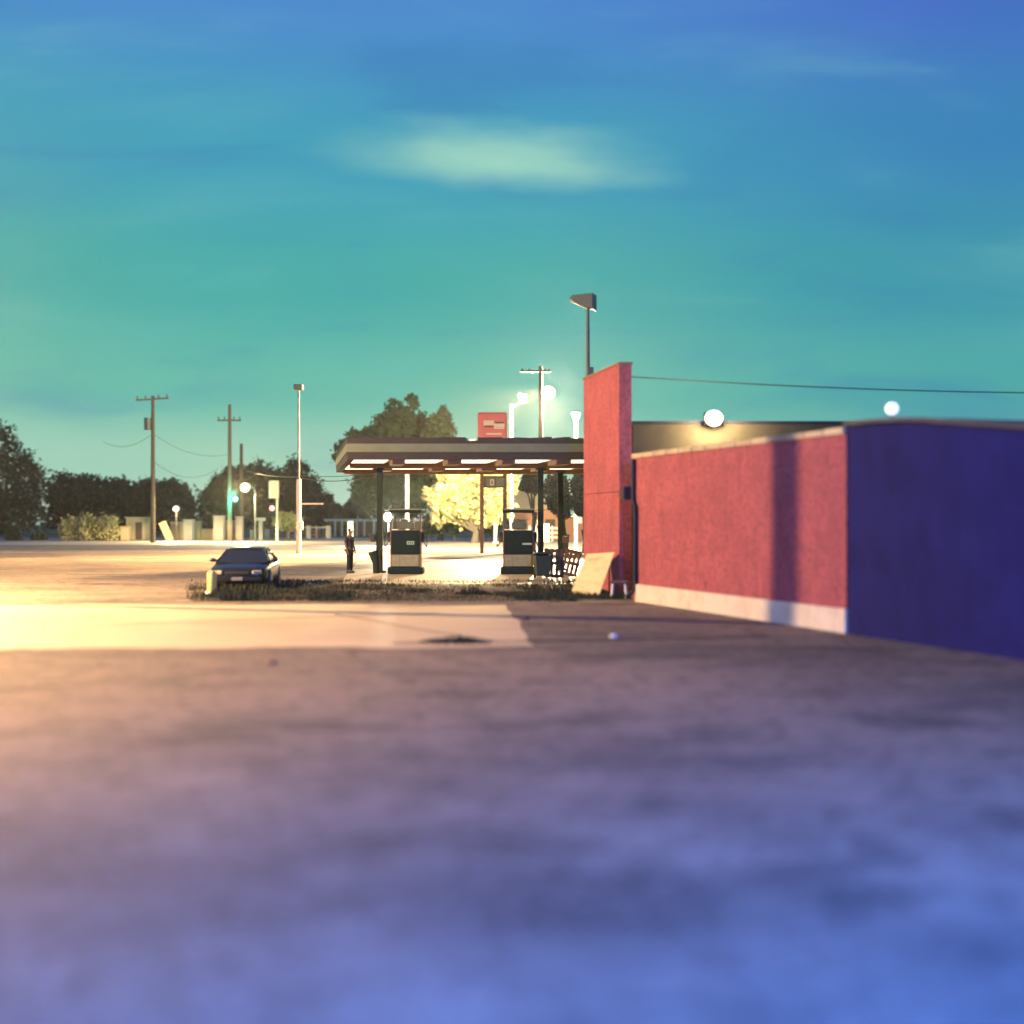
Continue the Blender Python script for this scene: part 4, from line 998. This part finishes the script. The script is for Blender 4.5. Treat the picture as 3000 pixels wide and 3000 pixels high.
# ------------------------------------------------------------------ world
w = bpy.data.worlds.new('World'); sc.world = w; w.use_nodes = True
nt = w.node_tree; nd = nt.nodes; lk_ = nt.links
bg = nd['Background']
tc = nd.new('ShaderNodeTexCoord'); sep = nd.new('ShaderNodeSeparateXYZ'); lk_.new(tc.outputs['Generated'], sep.inputs[0])
def math_(op, a_, b_=None, clamp=False):
    n = nd.new('ShaderNodeMath'); n.operation = op; n.use_clamp = clamp
    for i, v in enumerate((a_, b_)):
        if v is None: continue
        if isinstance(v, (int, float)): n.inputs[i].default_value = v
        else: lk_.new(v, n.inputs[i])
    return n.outputs[0]
def maprange(v, a0, a1, b0=0, b1=1, smooth=True):
    n = nd.new('ShaderNodeMapRange'); n.interpolation_type = 'SMOOTHSTEP' if smooth else 'LINEAR'
    n.inputs['From Min'].default_value = a0; n.inputs['From Max'].default_value = a1; n.inputs['To Min'].default_value = b0; n.inputs['To Max'].default_value = b1
    lk_.new(v, n.inputs['Value']); return n.outputs['Result']
def mix(f, a_, b_):
    n = nd.new('ShaderNodeMix'); n.data_type = 'RGBA'
    if isinstance(f, (int, float)): n.inputs['Factor'].default_value = f
    else: lk_.new(f, n.inputs['Factor'])
    for k, v in (('A', a_), ('B', b_)):
        if isinstance(v, tuple): n.inputs[k].default_value = (*v, 1)
        else: lk_.new(v, n.inputs[k])
    return n.outputs['Result']
z = sep.outputs['Z']; yy = math_('MAXIMUM', sep.outputs['Y'], .15)
uu = math_('DIVIDE', sep.outputs['X'], yy); vv = math_('DIVIDE', z, yy)
def ramp(stops):
    n = nd.new('ShaderNodeValToRGB'); cr = n.color_ramp; cr.interpolation = 'EASE'
    while len(cr.elements) < len(stops): cr.elements.new(.5)
    for e_, (p, c_) in zip(cr.elements, stops): e_.position = p; e_.color = (*S(*c_), 1)
    f = math_('MULTIPLY', z, 2.0); lk_.new(f, n.inputs['Fac']); return n.outputs['Color']
left = ramp([(0, (204, 226, 200)), (.10, (164, 215, 190)), (.22, (104, 192, 174)), (.40, (74, 176, 172)), (.60, (70, 164, 190)), (.84, (80, 142, 210)), (1, (84, 124, 212))])
right = ramp([(0, (150, 200, 188)), (.10, (110, 186, 176)), (.22, (84, 174, 172)), (.40, (66, 154, 176)), (.60, (64, 136, 190)), (.82, (76, 112, 204)), (1, (80, 104, 206))])
sky = mix(maprange(uu, -.05, .46), left, right)
# cloud bands
mp = nd.new('ShaderNodeCombineXYZ'); lk_.new(math_('MULTIPLY', uu, 2.2), mp.inputs[0]); lk_.new(math_('MULTIPLY', vv, 11.0), mp.inputs[1])
ns = nd.new('ShaderNodeTexNoise'); ns.inputs['Scale'].default_value = 1.3; ns.inputs['Detail'].default_value = 5; ns.inputs['Roughness'].default_value = .5; ns.inputs['Distortion'].default_value = .5
lk_.new(mp.outputs[0], ns.inputs['Vector'])
sky = mix(maprange(ns.outputs['Fac'], .5, .78, 0, .22), sky, S(140, 214, 206))
sky = mix(maprange(ns.outputs['Fac'], .48, .25, 0, .42), sky, S(58, 122, 186))
# the single bright lens shaped cloud
mp2 = nd.new('ShaderNodeCombineXYZ'); lk_.new(math_('MULTIPLY', uu, 14.0), mp2.inputs[0]); lk_.new(math_('MULTIPLY', vv, 40.0), mp2.inputs[1])
n3 = nd.new('ShaderNodeTexNoise'); n3.inputs['Scale'].default_value = .9; n3.inputs['Detail'].default_value = 6; lk_.new(mp2.outputs[0], n3.inputs['Vector'])
wob = math_('MULTIPLY', math_('SUBTRACT', n3.outputs['Fac'], .5), .9)
du = math_('DIVIDE', math_('ADD', uu, .012), .132)
dv0 = math_('SUBTRACT', math_('SUBTRACT', vv, .312), math_('MULTIPLY', uu, -.06))
dvn = math_('DIVIDE', dv0, .036)
dvb = math_('MULTIPLY', math_('MINIMUM', dvn, 0.0), .75)
dv = math_('ADD', dvn, dvb)
rr = math_('ADD', math_('SQRT', math_('ADD', math_('MULTIPLY', du, du), math_('MULTIPLY', dv, dv))), wob)
front = maprange(sep.outputs['Y'], .1, .3)
cl_ = math_('MULTIPLY', maprange(rr, 1.4, -.1, 0, .82), front)
sky = mix(cl_, sky, S(172, 226, 200))
# violet blue dusk overhead, beyond what the lens sees
sky = mix(maprange(z, .44, .75), sky, (.075, .11, .42))
sky = mix(maprange(z, -.02, 0, 1, 0, False), sky, (.05, .07, .09))
lk_.new(sky, bg.inputs['Color']); bg.inputs['Strength'].default_value = .95

hz = tag(MB().box((0, 200, 14), (900, 800, 30)).build('haze', M['lamp_soft']), kind='stuff')
hm = bpy.data.materials.new('haze'); hm.use_nodes = True; hn = hm.node_tree.nodes; hn.clear()
ho = hn.new('ShaderNodeOutputMaterial'); hv = hn.new('ShaderNodeVolumePrincipled')
hv.inputs['Color'].default_value = (.85, .9, .88, 1); hv.inputs['Density'].default_value = HAZE; hv.inputs['Anisotropy'].default_value = .8
hm.node_tree.links.new(hv.outputs[0], ho.inputs['Volume']); hz.data.materials.clear(); hz.data.materials.append(hm)
# ------------------------------------------------------------------ camera
cam = bpy.data.cameras.new('camera'); co = bpy.data.objects.new('camera', cam); COL.objects.link(co)
co.location = (0, 0, HC); co.rotation_euler = (R(90), 0, 0)
cam.sensor_width = 36; cam.lens = F / 3000 * 36; cam.shift_y = (YH - 1500) / 3000; cam.clip_end = 5000
cam.dof.use_dof = True; cam.dof.focus_distance = 52; cam.dof.aperture_fstop = .24; cam.dof.aperture_blades = 0
sc.camera = co
sc.view_settings.view_transform = 'Standard'; sc.view_settings.look = 'None'; sc.view_settings.exposure = 0; sc.view_settings.gamma = 1
sc.cycles.use_denoising = True
sc.cycles.sample_clamp_indirect = 6; sc.cycles.sample_clamp_direct = 0
sc.cycles.max_bounces = 6; sc.cycles.use_adaptive_sampling = True
